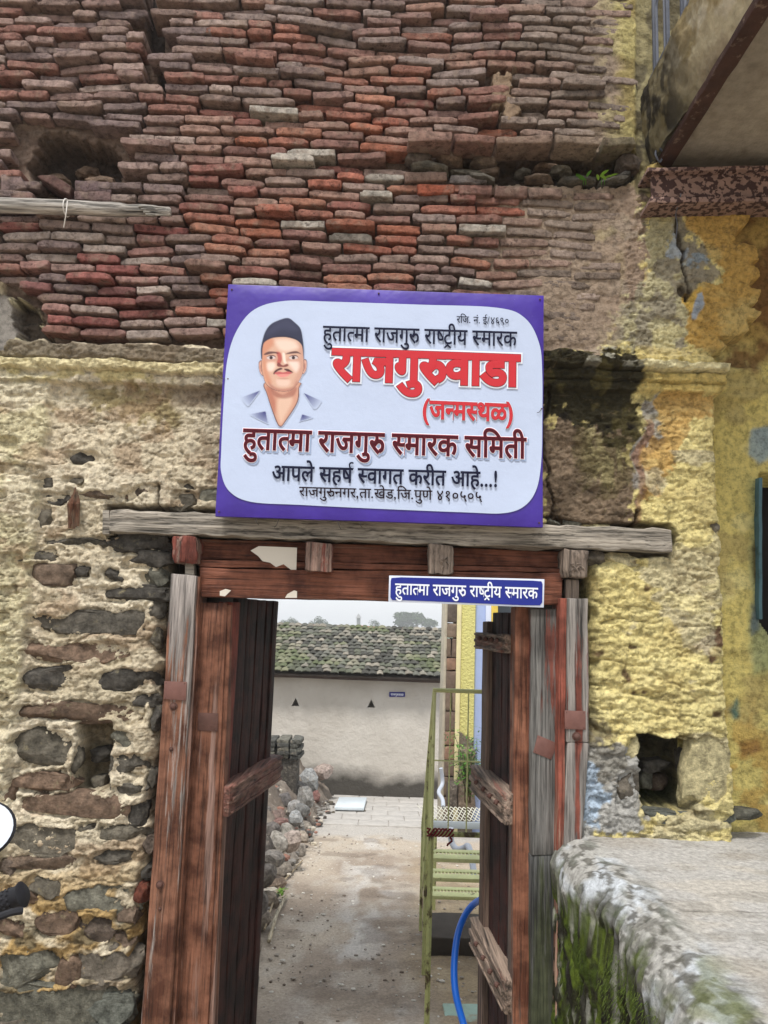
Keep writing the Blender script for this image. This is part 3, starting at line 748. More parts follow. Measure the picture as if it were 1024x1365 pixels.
# stones of the wall
RK = []
for i in range(16):
    V, Fc = rock(i + 3, 4, .62, 12, .085); me = bpy.data.meshes.new('stone'); me.from_pydata([tuple(p) for p in V], [], Fc)
    me.polygons.foreach_set('use_smooth', [True] * len(Fc)); me.set_sharp_from_angle(angle=math.radians(28)); me.materials.append(M_STONE); RK.append(me)
for n_, (a, b_, w_, h_, t_) in enumerate(STONES):
    p = P(a, b_); me = RK[n_ % 16]; sc = (w_ * .5 * YW / 1000 * 1.22 + .004, .05, h_ * .5 * YW / 1000 * 1.3 + .004)
    dep = .050
    o = link_mesh('stone', me, WALL, (p.x, YW + dep, p.z), (random.uniform(-.15, .15), random.uniform(-.04, .04), random.uniform(-.1, .1)), sc)
    c = random.choice(TON[t_]); kq = random.uniform(.8, 1.15); o.color = tuple(v * kq for v in lin(c)) + (1,)
for (a, b_, w_, h_, t_, dd) in ((895, 1030, 42, 20, 'd', .16), (884, 1052, 22, 26, 'g', .2), (927, 1035, 16, 70, 'd', .10), (905, 1060, 40, 22, 'b', .24), (125, 1012, 40, 22, 'd', .12), (118, 1050, 26, 16, 'd', .14),
                                (95, 196, 40, 20, 'b', .20), (60, 215, 40, 22, 'b', .16), (128, 236, 44, 13, 'b', .05), (100, 216, 30, 14, 'b', .18), (60, 235, 50, 14, 'd', .08),
                                (575, 222, 58, 15, 'd', .02), (622, 226, 50, 12, 'd', .05), (655, 222, 40, 12, 'b', .07), (700, 226, 26, 12, 'd', .04), (752, 222, 34, 14, 'd', .05), (600, 205, 40, 22, 'b', .05), (650, 208, 46, 18, 'b', .07), (735, 212, 40, 14, 'b', .09), (720, 238, 44, 10, 'b', .02), (770, 240, 56, 11, 'd', .02), (820, 240, 46, 12, 'd', .02), (560, 210, 44, 20, 'b', .04), (640, 238, 44, 10, 'd', .01), (840, 215, 34, 26, 'b', .03), (875, 228, 30, 30, 'y', .01), (835, 232, 24, 14, 'd', .04)):
    p = P(a, b_); me = random.choice(RK)
    o = link_mesh('stone', me, WALL, (p.x, YW + dd, p.z), (0, random.uniform(-.2, .2), 0), (w_ * .00148, .05, h_ * .0015))
    o.color = tuple(v for v in lin(random.choice(TON[t_]))) + (1,)
# overhanging brick slabs of the ledge and tumbled bricks
def slab(q, Y, th, c, nm='brick', jit=.006):
    mb = MB(); pxbox(mb, q, Y, th, seg=(8, 3, 2), bev=.006, jit=jit, js=22)
    o = mb.build(nm, M_BRICK, WALL, angle=50); o.color = lin4(c); return o
slab([(545, 174), (603, 175), (602, 188), (544, 187)], YW - .085, .12, (150, 120, 108))
slab([(605, 177), (660, 181), (660, 191), (606, 188)], YW - .065, .12, (146, 112, 100))
slab([(662, 182), (738, 179), (738, 190), (664, 192)], YW - .075, .12, (140, 118, 104))
slab([(740, 179), (800, 182), (800, 192), (742, 190)], YW - .095, .12, (150, 132, 116))
slab([(804, 183), (846, 183), (848, 193), (804, 195)], YW - .05, .12, (132, 122, 100))
for q, c in (([(540, 228), (596, 228), (596, 240), (540, 241)], (140, 116, 104)), ([(600, 232), (650, 232), (650, 243), (600, 244)], (120, 112, 108)), ([(556, 244), (606, 246), (606, 258), (556, 258)], (170, 98, 76)), ([(612, 246), (656, 246), (656, 260), (612, 260)], (130, 98, 88)), ([(660, 247), (704, 248), (704, 262), (660, 262)], (126, 100, 90)), ([(706, 249), (750, 250), (750, 262), (706, 262)], (140, 118, 106))):
    slab(q, YW - .015, .1, c)
for q, c in (([(48, 235), (70, 232), (94, 246), (92, 260), (50, 250)][:4], (110, 84, 78)), ([(0, 232), (26, 232), (34, 250), (0, 256)], (140, 120, 116)), ([(12, 256), (44, 256), (44, 268), (12, 268)], (130, 104, 96)), ([(100, 240), (146, 241), (148, 256), (100, 254)], (118, 100, 100)), ([(98, 253), (148, 255), (148, 268), (98, 266)], (128, 106, 102))):
    slab(q, YW - .012, .1, c)

# ------------------------------------------------------------------ neighbour wall on the right
def nb_field(X, Z):
    PX, PY = proj(X, YW + .13, Z)
    n_mid = fbm(X * 12, Z * 14, 4, 302); n_big = fbm(X * 3, Z * 3, 3, 303)
    D = -.13 + .006 * n_mid + .006 * n_big
    C = np.zeros(X.shape + (3,)); C[:] = lin((208, 192, 118))
    wx = PX + 6 * n_mid; wy = PY + 6 * fbm(X * 12, Z * 14, 4, 305)
    def paint(m_, col, k=1.0):
        nonlocal C
        m2 = np.clip(m_, 0, 1)[..., None] * k; C = C * (1 - m2) + np.array(lin(col)) * m2
    def pm(poly, s=4): return ss(-s, s, sdp(poly, wx, wy))
    paint(ss(.1, .4, fbm(X * 5, Z * 7, 5, 306)), (220, 208, 144), .7)
    paint(ss(.15, .4, fbm(X * 7, Z * 9, 5, 307)), (164, 146, 96), .6)
    paint(ss(480, 440, PY), (172, 140, 80), .8)
    paint(pm([(990, 262), (1060, 262), (1060, 420), (1020, 480), (1000, 500), (960, 490), (940, 440)], 6) * ss(-.35, .2, fbm(X * 9, Z * 9, 5, 309)), (120, 84, 50), .85)  # dark brown zone under the teeth: recess shading put into the wall colour
    paint(pm([(1005, 575), (1040, 565), (1040, 612), (1010, 615), (995, 600)]), (140, 160, 168), .85)
    paint(pm([(1000, 640), (1060, 640), (1060, 900), (1004, 900), (1000, 760)], 8), (136, 150, 110), .7)
    paint(pm([(1002, 790), (1014, 780), (1018, 840), (1004, 845)]), (90, 104, 108), .9)
    paint(pm([(1003, 730), (1016, 700), (1018, 790), (1006, 790)]), (84, 72, 44), .8)
    paint(pm([(985, 990), (1012, 985), (1020, 1005), (990, 1010)]), (110, 74, 56), .9)
    paint(pm([(972, 945), (984, 930), (984, 955), (975, 960)]), (70, 110, 104), .9)
    paint(ss(900, 1000, PY) * ss(-.1, .3, n_mid), (180, 140, 70), .6)
    cy = PY - .033 * (PX - 980) + 2 * n_mid
    bd = lambda a, b_: ss(a - 3, a + 3, cy) * ss(b_ + 3, b_ - 3, cy)
    lim = ss(1018, 1008, PX)
    D += lim * (.04 * bd(492, 505) + .028 * bd(505, 522) + .014 * bd(522, 535))
    dr = sdp([(1013, 632), (1300, 640), (1300, 1200), (1013, 828)], PX, PY); D -= .2 * ss(-1.5, 1.5, dr)
    return D, C, (dr > 4) | (PX > 1900)
HOUSE = empty('yellow_house', (1.4, YW + .13, 0), 'flaking yellow ochre house front with a dark doorway at the right edge', 'house')
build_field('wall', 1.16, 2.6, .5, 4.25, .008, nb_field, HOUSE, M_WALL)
b = MB(); box(b, (1.42, YW + .42, .8), (2.7, YW + .46, 2.4)); b.build('door', basic('dark_interior', (26, 22, 20), .9), HOUSE)  # near-black sheet behind the doorway, the dark of the interior put into its colour
b = MB()
pxbox(b, [(1012, 636), (1017, 636), (1017, 826), (1012, 826)], YW + .1, .1, seg=(1, 1, 8), jit=.003); b.build('door_frame', basic('teal_paint', (66, 96, 104), .6, c2=(40, 60, 60)), HOUSE)
b = MB(); box(b, (1.2, YW + .47, .2), (2.7, YW + .9, 4.3), bev=.02); b.build('wall_body', basic('rubble_core2', (130, 110, 80), .95), HOUSE)

# ------------------------------------------------------------------ timber gateway
RED = (100, 62, 46); RED2 = (118, 70, 58)
W_V1 = mat_wood('post_paint_left', 'z', RED, [(0, .1), (.6, .15), (1.25, .25), (1.45, .55), (1.6, .9), (1.8, 1)], (150, 142, 136), noise_amt=.42, paint2=(118, 82, 64))
W_V2 = mat_wood('board_paint_left', 'z', (98, 60, 44), [(0, .25), (1.0, .3), (1.6, .05), (1.8, 0)], (140, 112, 100), noise_amt=.35, paint2=(116, 78, 60))
W_V3 = mat_wood('post_paint_right', 'z', (118, 66, 54), [(0, .95), (1.0, .85), (1.3, .75), (1.8, .85)], (132, 126, 120), noise_amt=.4)
W_V4 = mat_wood('board_grey_right', 'z', (110, 66, 56), [(0, 1.0), (1.05, .95), (1.2, .62), (1.5, .55), (1.62, .9), (1.8, 1)], (110, 108, 104), noise_amt=.45)
W_GRN = mat_wood('board_damp_right', 'z', (66, 70, 52), [(0, .2), (.5, .5), (.9, .9), (1.8, 1)], (92, 92, 90), noise_amt=.3)
W_RH = mat_wood('rail_paint', 'x', (92, 52, 38), [(1.6, .15), (1.9, .15)], (120, 92, 78), noise_amt=.28, paint2=(104, 64, 48))
W_GH = mat_wood('lintel_grey', 'x', (126, 118, 110), [(1.6, 1), (2.0, 1)], (152, 144, 132), dark=.35)
W_END = mat_wood('beam_end', 'z', (108, 58, 48), [(1.5, .45), (2.0, .5)], (134, 110, 98), noise_amt=.5)
W_ENDG = mat_wood('beam_end_grey', 'z', (110, 92, 82), [(1.5, .9), (2.0, .9)], (126, 112, 100), noise_amt=.3)
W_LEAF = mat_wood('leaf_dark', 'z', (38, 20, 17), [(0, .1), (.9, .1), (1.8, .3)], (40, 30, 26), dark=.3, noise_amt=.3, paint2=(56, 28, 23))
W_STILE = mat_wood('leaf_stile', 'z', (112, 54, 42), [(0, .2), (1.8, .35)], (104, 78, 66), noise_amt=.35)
W_STG = mat_wood('leaf_stile_right', 'z', (96, 70, 58), [(0, .7), (1.8, .6)], (110, 92, 80), noise_amt=.3)
W_PK = mat_wood('red_board_right', 'z', (112, 68, 50), [(0, .6), (.8, .45), (1.1, .15), (1.8, .15)], (110, 98, 90), noise_amt=.4, paint2=(126, 84, 64))
W_BAR = mat_wood('ledge_bar', 'y', (96, 64, 54), [(0, .35), (1.8, .6)], (128, 100, 88), noise_amt=.35, paint2=(112, 76, 66))
W_BARG = mat_wood('ledge_bar_grey', 'y', (120, 84, 72), [(0, .95), (.9, .8), (1.1, .45), (1.8, .8)], (140, 122, 108), noise_amt=.3)
IRON = basic('rusty_iron', (86, 60, 52), .7, .3, 30, .002, 80)
IRONR = basic('painted_iron', (112, 78, 70), .6, .2, 30, .001, 80)
GATE = empty('wooden_gate', (0, YW, 0), 'old wooden gateway with red painted posts and beams and two open plank doors', 'gate')
def part(name, quad, Y, th, mat, seg=(2, 1, 14), jit=.004, bev=.004, js=9, parent=GATE, angle=45):
    mb = MB(); pxbox(mb, quad, Y, th, seg=seg, jit=jit, bev=bev, js=js); return mb.build(name, mat, parent, angle=angle)
VL = 2.82
# left jamb (three stepped members)
p1 = part('post', [(228, 765), (262, 768), (224, 1420), (184, 1420)], YW - .03, .11, W_V1)
p2 = part('post', [(261, 768), (267, 768), (230, 1420), (222, 1420)], YW - .015, .12, W_V2)
p3 = part('post', [(266, 803), (303, 804), (275, 1420), (231, 1420)], YW + .03, .10, W_V2)
part('post', [(300, 806), (309, 806), (282, 1420), (273, 1420)], YW + .04, .08, W_V2)
# right jamb
q1 = part('post', [(756, 797), (784, 798), (786, 990), (748, 1420), (752, 1100)][:3] + [(756, 990)], YW - .03, .11, W_V3)
q1b = part('post', [(756, 990), (786, 990), (752, 1420), (742, 1420)], YW - .028, .11, W_V3)
part('post', [(746, 797), (756, 797), (750, 1420), (741, 1420)], YW - .02, .12, mat_wood('edge_red', 'z', (130, 72, 58), [(0, .5), (.8, .5), (1.2, .2), (1.8, .1)], (160, 130, 112), noise_amt=.35))
q2 = part('post', [(708, 812), (746, 812), (744, 1140), (708, 1140)], YW + .03, .10, W_V4)
part('post', [(687, 800), (707, 800), (708, 1420), (683, 1420)], YW + .075, .06, W_PK)
part('post', [(708, 1140), (744, 1140), (741, 1420), (708, 1420)], YW + .031, .10, W_GRN)
# lintel and rails
lint = MB(); pxbox(lint, [(145, 679), (897, 705), (897, 736), (145, 709)], YW - .035, .16, seg=(60, 2, 5), jit=.009, bev=.006, js=16)
lo = lint.build('lintel_beam', W_GH, GATE)
mb = MB(); pxbox(mb, [(136, 680), (145, 680), (146, 712), (136, 712)], YW - .03, .1, seg=(1, 1, 2), jit=.004); mb.build('beam_end', W_GH, GATE)
part('rail', [(262, 718), (752, 735), (752, 757), (264, 745)], YW + .05, .12, W_RH, seg=(24, 1, 2))
part('rail', [(264, 746), (752, 757), (750, 763), (266, 756)], YW + .015, .12, W_RH, seg=(24, 1, 1))
part('rail', [(266, 757), (750, 764), (748, 806), (268, 796)], YW + .005, .10, W_RH, seg=(24, 1, 3), jit=.005)
# projecting beam ends
part('beam_end', [(230, 714), (262, 716), (263, 752), (229, 749)], YW - .045, .2, W_END, seg=(5, 2, 5), jit=.010, js=40, bev=.008)
part('beam_end', [(408, 722), (443, 724), (442, 763), (406, 761)], YW - .045, .2, W_END, seg=(5, 2, 5), jit=.007, js=40, bev=.006)
part('beam_end', [(572, 725), (606, 727), (605, 766), (571, 765)], YW - .045, .2, W_ENDG, seg=(5, 2, 5), jit=.009, js=40, bev=.006)
part('beam_end', [(752, 731), (785, 733), (784, 770), (751, 769)], YW - .045, .2, W_ENDG, seg=(5, 2, 5), jit=.009, js=40, bev=.006)
part('wedge', [(246, 748), (258, 748), (258, 768), (246, 768)], YW + .0, .05, W_GH, seg=(1, 1, 2))
part('wedge', [(756, 772), (772, 772), (772, 800), (756, 800)], YW - .005, .05, W_ENDG, seg=(1, 1, 2))
# cracks carved into the two grey beam ends: raised figure strips
cb = MB()
for cx_, cy_ in ((588, 746), (768, 751)):
    for k in range(7):
        a = random.uniform(0, 3.1); r0 = random.uniform(2, 8)
        x0, y0 = cx_ + math.cos(a) * r0, cy_ + math.sin(a) * r0
        x1, y1 = x0 + random.uniform(-9, 9), y0 + random.uniform(-9, 9)
        tube(cb, [P(x0, y0, YW - .048), P((x0 + x1) / 2 + 2, (y0 + y1) / 2, YW - .05), P(x1, y1, YW - .048)], .0025, 5)
cb.build('end_grain_ridge', W_ENDG, GATE)
# paint flakes and torn paper
paper = flat('paper_scrap', (206, 198, 184), .9)
def scrap(pts, Y, name='paper_scrap', mat=paper):
    mb = MB(); fr = [P(a, b_, Y) for a, b_ in pts]; bk = [p + Vector((0, .0015, 0)) for p in fr]
    tri = tessellate_polygon([fr]); n = len(fr); mb.add(fr, [tuple(t) for t in tri]); mb.add(bk, [tuple(t)[::-1] for t in tri])
    mb.add(fr + bk, [(i, (i + 1) % n, (i + 1) % n + n, i + n) for i in range(n)]); return mb.build(name, mat, GATE, smooth=False)
scrap([(334, 734), (345, 728), (396, 730), (395, 763), (387, 759), (378, 752), (368, 756), (360, 750), (350, 748), (344, 741)], YW + .012)
scrap([(293, 788), (301, 785), (308, 787), (304, 791), (300, 795), (293, 794)], YW + .002)
scrap([(383, 792), (392, 787), (396, 788), (396, 797), (380, 797)], YW + .002)
# straps, bolts, nails
def plate(quad, Y, mat, par):
    mb = MB(); pxbox(mb, quad, Y, .004, seg=(2, 1, 2), bev=.001, jit=.0008, js=30); o = mb.build('iron_plate', mat, par)
    nb = MB()
    for i in range(4):
        a = [quad[i][k] * .82 + (sum(q[k] for q in quad) / 4) * .18 for k in (0, 1)]
        p = P(a[0], a[1], Y); V, Fc = ico(1); nb.add(V * .0022 + np.array(p), Fc)
    nb.build('nail', IRON, o)
plate([(219, 908), (249, 909), (248, 934), (218, 932)], YW - .036, IRONR, p1)
plate([(264, 950), (291, 951), (290, 975), (263, 974)], YW + .026, IRON, p3)
plate([(753, 947), (781, 948), (781, 973), (753, 972)], YW - .036, IRONR, q1)
plate([(717, 980), (743, 991), (735, 1013), (711, 1003)], YW + .026, IRONR, q2)
def bolt(px, py, Y, par, r=.011, name='bolt', mat=IRON):
    mb = MB(); p = P(px, py, Y); V, Fc = ico(2); mb.add(V * np.array([r, r * .7, r]) + np.array(p), Fc)
    tube(mb, [p + Vector((0, .002, 0)), p + Vector((0, .012, 0))], r * 1.35, 12); mb.build(name, mat, par)
bolt(231, 942, YW - .036, p1); bolt(213, 1180, YW - .036, p1); bolt(769, 982, YW - .036, q1, .012)
bolt(228, 999, YW - .033, p1, .006); bolt(213, 1212, YW - .033, p1, .005)
for a, b_ in ((218, 795), (244, 830), (205, 1265), (250, 1130), (768, 862), (727, 900)): pass
# door leaves
def leaf(Hx, Hy, Fx, Fy, ztop, side, zb=.03):
    """leaf hinged at (Hx,Hy), free edge at (Fx,Fy); side=+1 when its inner face looks to +X"""
    d = Vector((Fx - Hx, Fy - Hy, 0)); L = d.length; d.normalize(); nrm = Vector((d.y, -d.x, 0)) * side
    if side < 0: nrm = Vector((-d.y, d.x, 0))
    root = bpy.data.objects.new('door_leaf', None); COL.objects.link(root); root.parent = GATE
    root.location = Vector((Hx, Hy, 0)) - parent_off(GATE)
    def bx(name, a0, a1, n0, n1, z0, z1, mat, seg=(1, 1, 12), jit=.003, bev=.004):
        mb = MB(); H = Vector((Hx, Hy, 0))
        c = [H + d * a0 + nrm * n0, H + d * a1 + nrm * n0, H + d * a1 + nrm * n1, H + d * a0 + nrm * n1]
        hexa(mb, [p + Vector((0, 0, z0)) for p in c] + [p + Vector((0, 0, z1)) for p in c], seg, bev, jit, 10)
        # keep outward orientation
        o = mb.build(name, mat, root)
        return o
    return root, bx, L
LR, lb, LL = leaf(-.585, YW + .10, -.497, YW + .10 + .56, 1.66, 1)
lb('stile', -.04, .05, -.035, .022, -.3, 1.60, W_STILE)
pw = [0.05, .18, .30, .42, .50]
for i in range(4):
    a0, a1 = pw[i] + .002, pw[i + 1] - .003
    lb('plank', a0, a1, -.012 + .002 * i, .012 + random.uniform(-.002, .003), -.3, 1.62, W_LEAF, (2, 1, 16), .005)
lb('stile', .50, .565, -.03, .024, -.3, 1.62, W_LEAF)
def ledge(bx_, a0, a1, z0, z1, nd, mat, segs=9):
    o = bx_('ledge_bar', a0, a1, .0, nd, z0, z1, mat, (8, 2, 3), .004, .005)
    bx_('moulding', a0 + .02, a1, nd - .004, nd + .008, z0 + (z1 - z0) * .40, z0 + (z1 - z0) * .60, mat, (8, 1, 1), .003, .003)
    bx_('moulding', a0 + .02, a1, nd - .004, nd + .006, z1 - .014, z1 - .004, mat, (8, 1, 1), .002, .002)
    bx_('moulding', a0 + .02, a1, nd - .004, nd + .006, z0 + .004, z0 + .014, mat, (8, 1, 1), .002, .002)
    return o
zb_ = P(322, 1087, YW + .07).z; zt_ = P(322, 1046, YW + .07).z
ledge(lb, -.05, .62, zb_, zt_, .062, W_BAR)
RR, rb_, RL = leaf(.556, YW + .12, .505, YW + .12 + .54, 1.66, -1)
rb_('stile', -.01, .06, -.03, .03, -.3, 1.62, W_PK)
pw = [0.06, .17, .27, .38, .45]
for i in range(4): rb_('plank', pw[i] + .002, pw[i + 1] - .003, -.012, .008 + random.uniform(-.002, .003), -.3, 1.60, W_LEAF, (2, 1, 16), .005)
rb_('stile', .45, .545, -.03, .03, -.3, 1.56, W_STG)
def rledge(a0, a1, z0a, z1a, nd, mat, jit=.004):
    ledge(rb_, a0, a1, z0a, z1a, nd, mat)
    for t_ in (.12, .3, .5, .72):
        for zz in ((z0a + z1a) / 2 + .012,):
            d = Vector((-.051, .54, 0)).normalized(); n = Vector((-d.y, d.x, 0))
            p = Vector((.556, YW + .12, zz)) + d * (a0 + (a1 - a0) * t_) + n * (nd + .012); V, Fc = ico(1); mb = MB(); mb.add(V * .012 + np.array(p), Fc); mb.build('stud', IRON, RR)
zb2 = P(674, 1104, YW + .06).z; zt2 = P(674, 1062, YW + .06).z
rledge(-.02, .57, zb2, zt2, .07, W_BARG)
zb3 = P(660, 1352, YW + .06).z; rledge(-.02, .57, zb3 - .02, zb3 + .10, .06, W_BARG)
rledge(.05, .57, P(680, 871, YW + .2).z, P(680, 846, YW + .2).z, .06, W_BARG)
# passage linings behind the leaves
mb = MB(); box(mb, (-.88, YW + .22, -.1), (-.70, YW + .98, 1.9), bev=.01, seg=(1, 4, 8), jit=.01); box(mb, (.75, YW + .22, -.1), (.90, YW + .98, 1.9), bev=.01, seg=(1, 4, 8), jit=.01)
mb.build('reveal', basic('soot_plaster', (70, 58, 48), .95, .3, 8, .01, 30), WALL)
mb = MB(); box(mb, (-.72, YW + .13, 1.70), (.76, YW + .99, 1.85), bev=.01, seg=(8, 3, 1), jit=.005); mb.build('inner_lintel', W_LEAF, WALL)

# small extra debris
LOG = empty('wooden_pole', P(100, 277, YW - .05), 'weathered grey wooden pole jutting across the broken brickwork at upper left', 'pole')
mb = MB(); pts = [P(-190, 268, YW - .055), P(0, 274, YW - .055), P(90, 276, YW - .05), P(160, 280, YW - .04), P(205, 281, YW - .035), P(228, 283, YW - .03)]
tube(mb, catmull(pts, 5), [.030] * 11 + [.028] * 5 + [.024] * 5 + [.019] * 4 + [.014], 12, jit=.07)
mb.build('shaft', mat_wood('pole_grey', 'x', (150, 145, 138), [(0, 1), (4, 1)], (164, 158, 150), dark=.4), LOG)
mb = MB(); 
for k in range(4): tube(mb, [P(185 + k * 3, 276 + k * 3.4, YW - .06), P(222 + k * 2, 277 + k * 3.2, YW - .045 + .004 * k)], [.006, .003], 6)
mb.build('splinter', mat_wood('pole_split', 'x', (140, 134, 126), [(0, 1), (4, 1)], (150, 144, 134), dark=.4), LOG)
STR = empty('white_string', P(89, 268, YW - .09), 'short white string tied round the grey pole and hanging down over bricks', 'string')
mb = MB(); c0 = P(89, 277, YW - .055)
tube(mb, [c0 + Vector((.0, math.cos(a) * .034, math.sin(a) * .034)) for a in np.linspace(0, 6.283, 17)], .0022, 6, cap=False)
tube(mb, catmull([P(90, 268, YW - .088), P(88, 285, YW - .092), P(85, 303, YW - .06)], 5), .0022, 6)
mb.build('cord', flat('string_white', (214, 210, 204), .8), STR)
PEG = empty('wooden_peg', P(98, 676, YW - .01), 'splintered dark wooden peg stuck upright in the plaster left of the lintel', 'peg')
mb = MB()
for k in range(7):
    x = 93 + k * 1.8; tube(mb, [P(x, 700 + random.uniform(-6, 6), YW - .02), P(x + random.uniform(-1, 2), 672, YW - .035 - .006 * math.sin(k)), P(x + 1.5 + random.uniform(-1, 2), 650 + abs(k - 3) * 5, YW - .02)], [.006, .008, .003], 6)
mb.build('splinter', mat_wood('peg_wood', 'z', (92, 60, 44), [(0, .6), (4, .6)], (98, 78, 62)), PEG)

# ------------------------------------------------------------------ lettering (built from glyph outlines)
_gc = {}
def glyph(ch, bold):
    key = (ch, bold)
    if key in _gc: return _gc[key]
    c = bpy.data.curves.new('glyph', 'FONT'); c.body = ch; c.resolution_u = 4; c.bevel_depth = bold; c.bevel_resolution = 1
    o = bpy.data.objects.new('glyph', c); COL.objects.link(o); bpy.context.view_layer.update()
    me = bpy.data.meshes.new_from_object(o.evaluated_get(bpy.context.evaluated_depsgraph_get()))
    V = [(v.co.x, v.co.y, v.co.z * .06) for v in me.vertices]; Fc = [tuple(p.vertices) for p in me.polygons]
    bpy.data.objects.remove(o); bpy.data.curves.remove(c); bpy.data.meshes.remove(me)
    _gc[key] = (V, Fc); return _gc[key]
ADV = {'र': .409, 'ज': .742, 'ग': .563, 'व': .556, 'ड': .577, 'ह': .531, 'त': .570, 'म': .598, 'ष': .578, 'ट': .504, 'य': .580, 'स': .676, 'क': .762, 'न': .555, 'थ': .642, 'ळ': .760, 'आ': 1.023, 'प': .568, 'ल': .678, 'ख': .818, 'ण': .723, 'ई': .491, '०': .551, '१': .551, '४': .551, '५': .551, '६': .551, '९': .551, 'ि': .259, 'ा': .259, 'ी': .259, ' ': .30, '.': .24, ',': .24, '!': .3, '/': .36, '(': .36, ')': .36}
HALF = {'त': .41, 'स': .50, 'न': .39, 'ष': .42}
def clip(V, Fc, axis, val, sign):
    bm = bmesh.new(); vs = [bm.verts.new(v) for v in V]
    for f in Fc:
        try: bm.faces.new([vs[i] for i in f])
        except ValueError: pass
    no = [0, 0, 0]; no[axis] = sign; co = [0, 0, 0]; co[axis] = val
    bmesh.ops.bisect_plane(bm, geom=bm.verts[:] + bm.edges[:] + bm.faces[:], plane_co=co, plane_no=no, clear_outer=True)
    bm.verts.index_update(); r = ([tuple(v.co) for v in bm.verts], [tuple(v.index for v in f.verts) for f in bm.faces]); bm.free(); return r
def stroke2d(pts, w_):
    V = []; Fc = []; n = len(pts)
    for i, p in enumerate(pts):
        a = np.array(pts[max(i - 1, 0)]); b_ = np.array(pts[min(i + 1, n - 1)]); t = (b_ - a) / (np.linalg.norm(b_ - a) + 1e-9); q = np.array([-t[1], t[0]]) * w_ / 2
        V += [(p[0] + q[0], p[1] + q[1], 0), (p[0] - q[0], p[1] - q[1], 0)]
        if i: Fc.append((2 * i - 2, 2 * i - 1, 2 * i + 1, 2 * i))
    return V, Fc
def text_mesh(s, bold):
    """s: tokens. '~x' = half form of x; R = reph on previous; U = ru hook; T = subscript ra on previous"""
    V = []; Fc = []; x = 0.0; i = 0; last = 0.0; cnt = [0]
    def put(g, dx, dy=0):
        n = len(V); cnt[0] += 1; o_ = (cnt[0] % 4) * .0002
        V.extend([(a + dx, b_ + dy, o_ + max(q_, 0) * .1) for a, b_, q_ in g[0]]); Fc.extend([tuple(k + n for k in f) for f in g[1]])
    def bar(x0, x1):
        put(([(x0, .545 - bold, 0), (x1, .545 - bold, 0), (x1, .622 + bold, 0), (x0, .622 + bold, 0)], [(0, 1, 2, 3)]), 0)
    while i < len(s):
        ch = s[i]
        if ch == '~':
            i += 1; ch = s[i]; h = HALF[ch]; put(clip(*glyph(ch, bold), 0, h, 1), x); last = x; x += h; bar(x - .02, x + .02)
        elif ch == 'ु': put(glyph('ु', bold), x, -.02 if s[i - 1] != 'ह' else -.13)
        elif ch == 'U':
            w_ = .085 + bold * 2
            put(stroke2d([tuple(p) for p in catmull([(.20, .25), (.31, .36), (.44, .37), (.52, .27), (.50, .13), (.40, .06)], 5)], w_), last)
            bar(x - .02, x + .19); x += .18
        elif ch == 'R': put(clip(*glyph('ई', bold), 1, .60, -1), x - .455)
        elif ch == 'T': put(stroke2d([(.06, -.17), (.24, -.03), (.42, -.17)], .07 + bold * 1.6), last)
        elif ch in 'ें': put(glyph(ch, bold), x)
        elif ch == 'ी': put(glyph(ch, bold), x); bar(x - .02, x); x += .259
        else:
            if ch != ' ': put(glyph(ch, bold), x)
            last = x; x += ADV[ch]
            if ord(ch) > 0x900 and ch not in '०१४५६९': bar(x - .03, x + .015)
        i += 1
    return V, Fc, x
def fit_text(s, bold, a, b_, cpx, dpx, Y, mat, parent, name='lettering', shear=0.0, off=(0, 0)):
    """a,b_: pixels of the head line's left and right ends; cpx: foot of left end"""
    V, Fc, L = text_mesh(s, bold); A = P(a[0], a[1], Y); B = P(b_[0], b_[1], Y); Cc = P(cpx[0], cpx[1], Y)
    ex = (B - A) / L; H = A.z - Cc.z; ez = Vector((0, 0, H / .62)); base = A - ez * .622
    mb = MB(); mb.add([base + ex * (x + shear * y) + ez * y + Vector((off[0], -q_, off[1])) for x, y, q_ in V], Fc)
    # face the street
    return mb.build(name, mat, parent, smooth=False)

# ------------------------------------------------------------------ the big sign
YS = YW - .115
def poly_print(mb, pts, Y, mi=0, smooth=6, closed=True, frm=None):
    pts = [tuple(p) for p in (catmull(pts, smooth, True) if smooth else pts)]
    fr = [P(a, b_, Y) for a, b_ in pts]; tri = tessellate_polygon([fr]); mb.add(fr, [tuple(t) for t in tri], mi)
SIGN = empty('memorial_sign', P(505, 695, YS), 'large purple bordered white signboard with printed portrait and red Marathi lettering above the doorway', 'sign')
PURP = None
def sign_purple():
    m_, t, b = newmat('purple_vinyl'); g = N(t); geo = g('NewGeometry').outputs['Position']
    v = ramp(g, noise_(g, geo, 5, 5, .6), [(.3, lin4((50, 22, 128))), (.7, lin4((64, 38, 152)))])
    f = ramp(g, noise_(g, geo, 60, 6, .7), [(.66, gray(0)), (.72, gray(.5))])
    t.links.new(mixc(g, f, v, lin4((150, 140, 190))), b.inputs['Base Color']); b.inputs['Roughness'].default_value = .42
    t.links.new(bumpn(g, noise_(g, geo, 7, 3), .012, .5), b.inputs['Normal']); return m_
mb = MB(); pxbox(mb, [(304, 379), (725, 394), (724, 703), (287, 688)], YS, .022, seg=(24, 1, 16), bev=.002, jit=.0022, js=3)
mb.build('board', sign_purple(), SIGN)
mb = MB(); M_PANEL = basic('white_vinyl', (182, 194, 218), .4, .05, 3, .004, 6)
ov = [(380, 401), (440, 402), (560, 406), (662, 410), (700, 424), (719, 458), (723, 500), (723, 560), (722, 610), (716, 650), (700, 674), (672, 684), (620, 683), (500, 678), (400, 673), (335, 669), (306, 655), (295, 630), (295, 600), (298, 540), (303, 480), (316, 440), (340, 412)]
poly_print(mb, ov, YS - .0035, 0, 7); mb.build('print_panel', M_PANEL, SIGN, smooth=False)
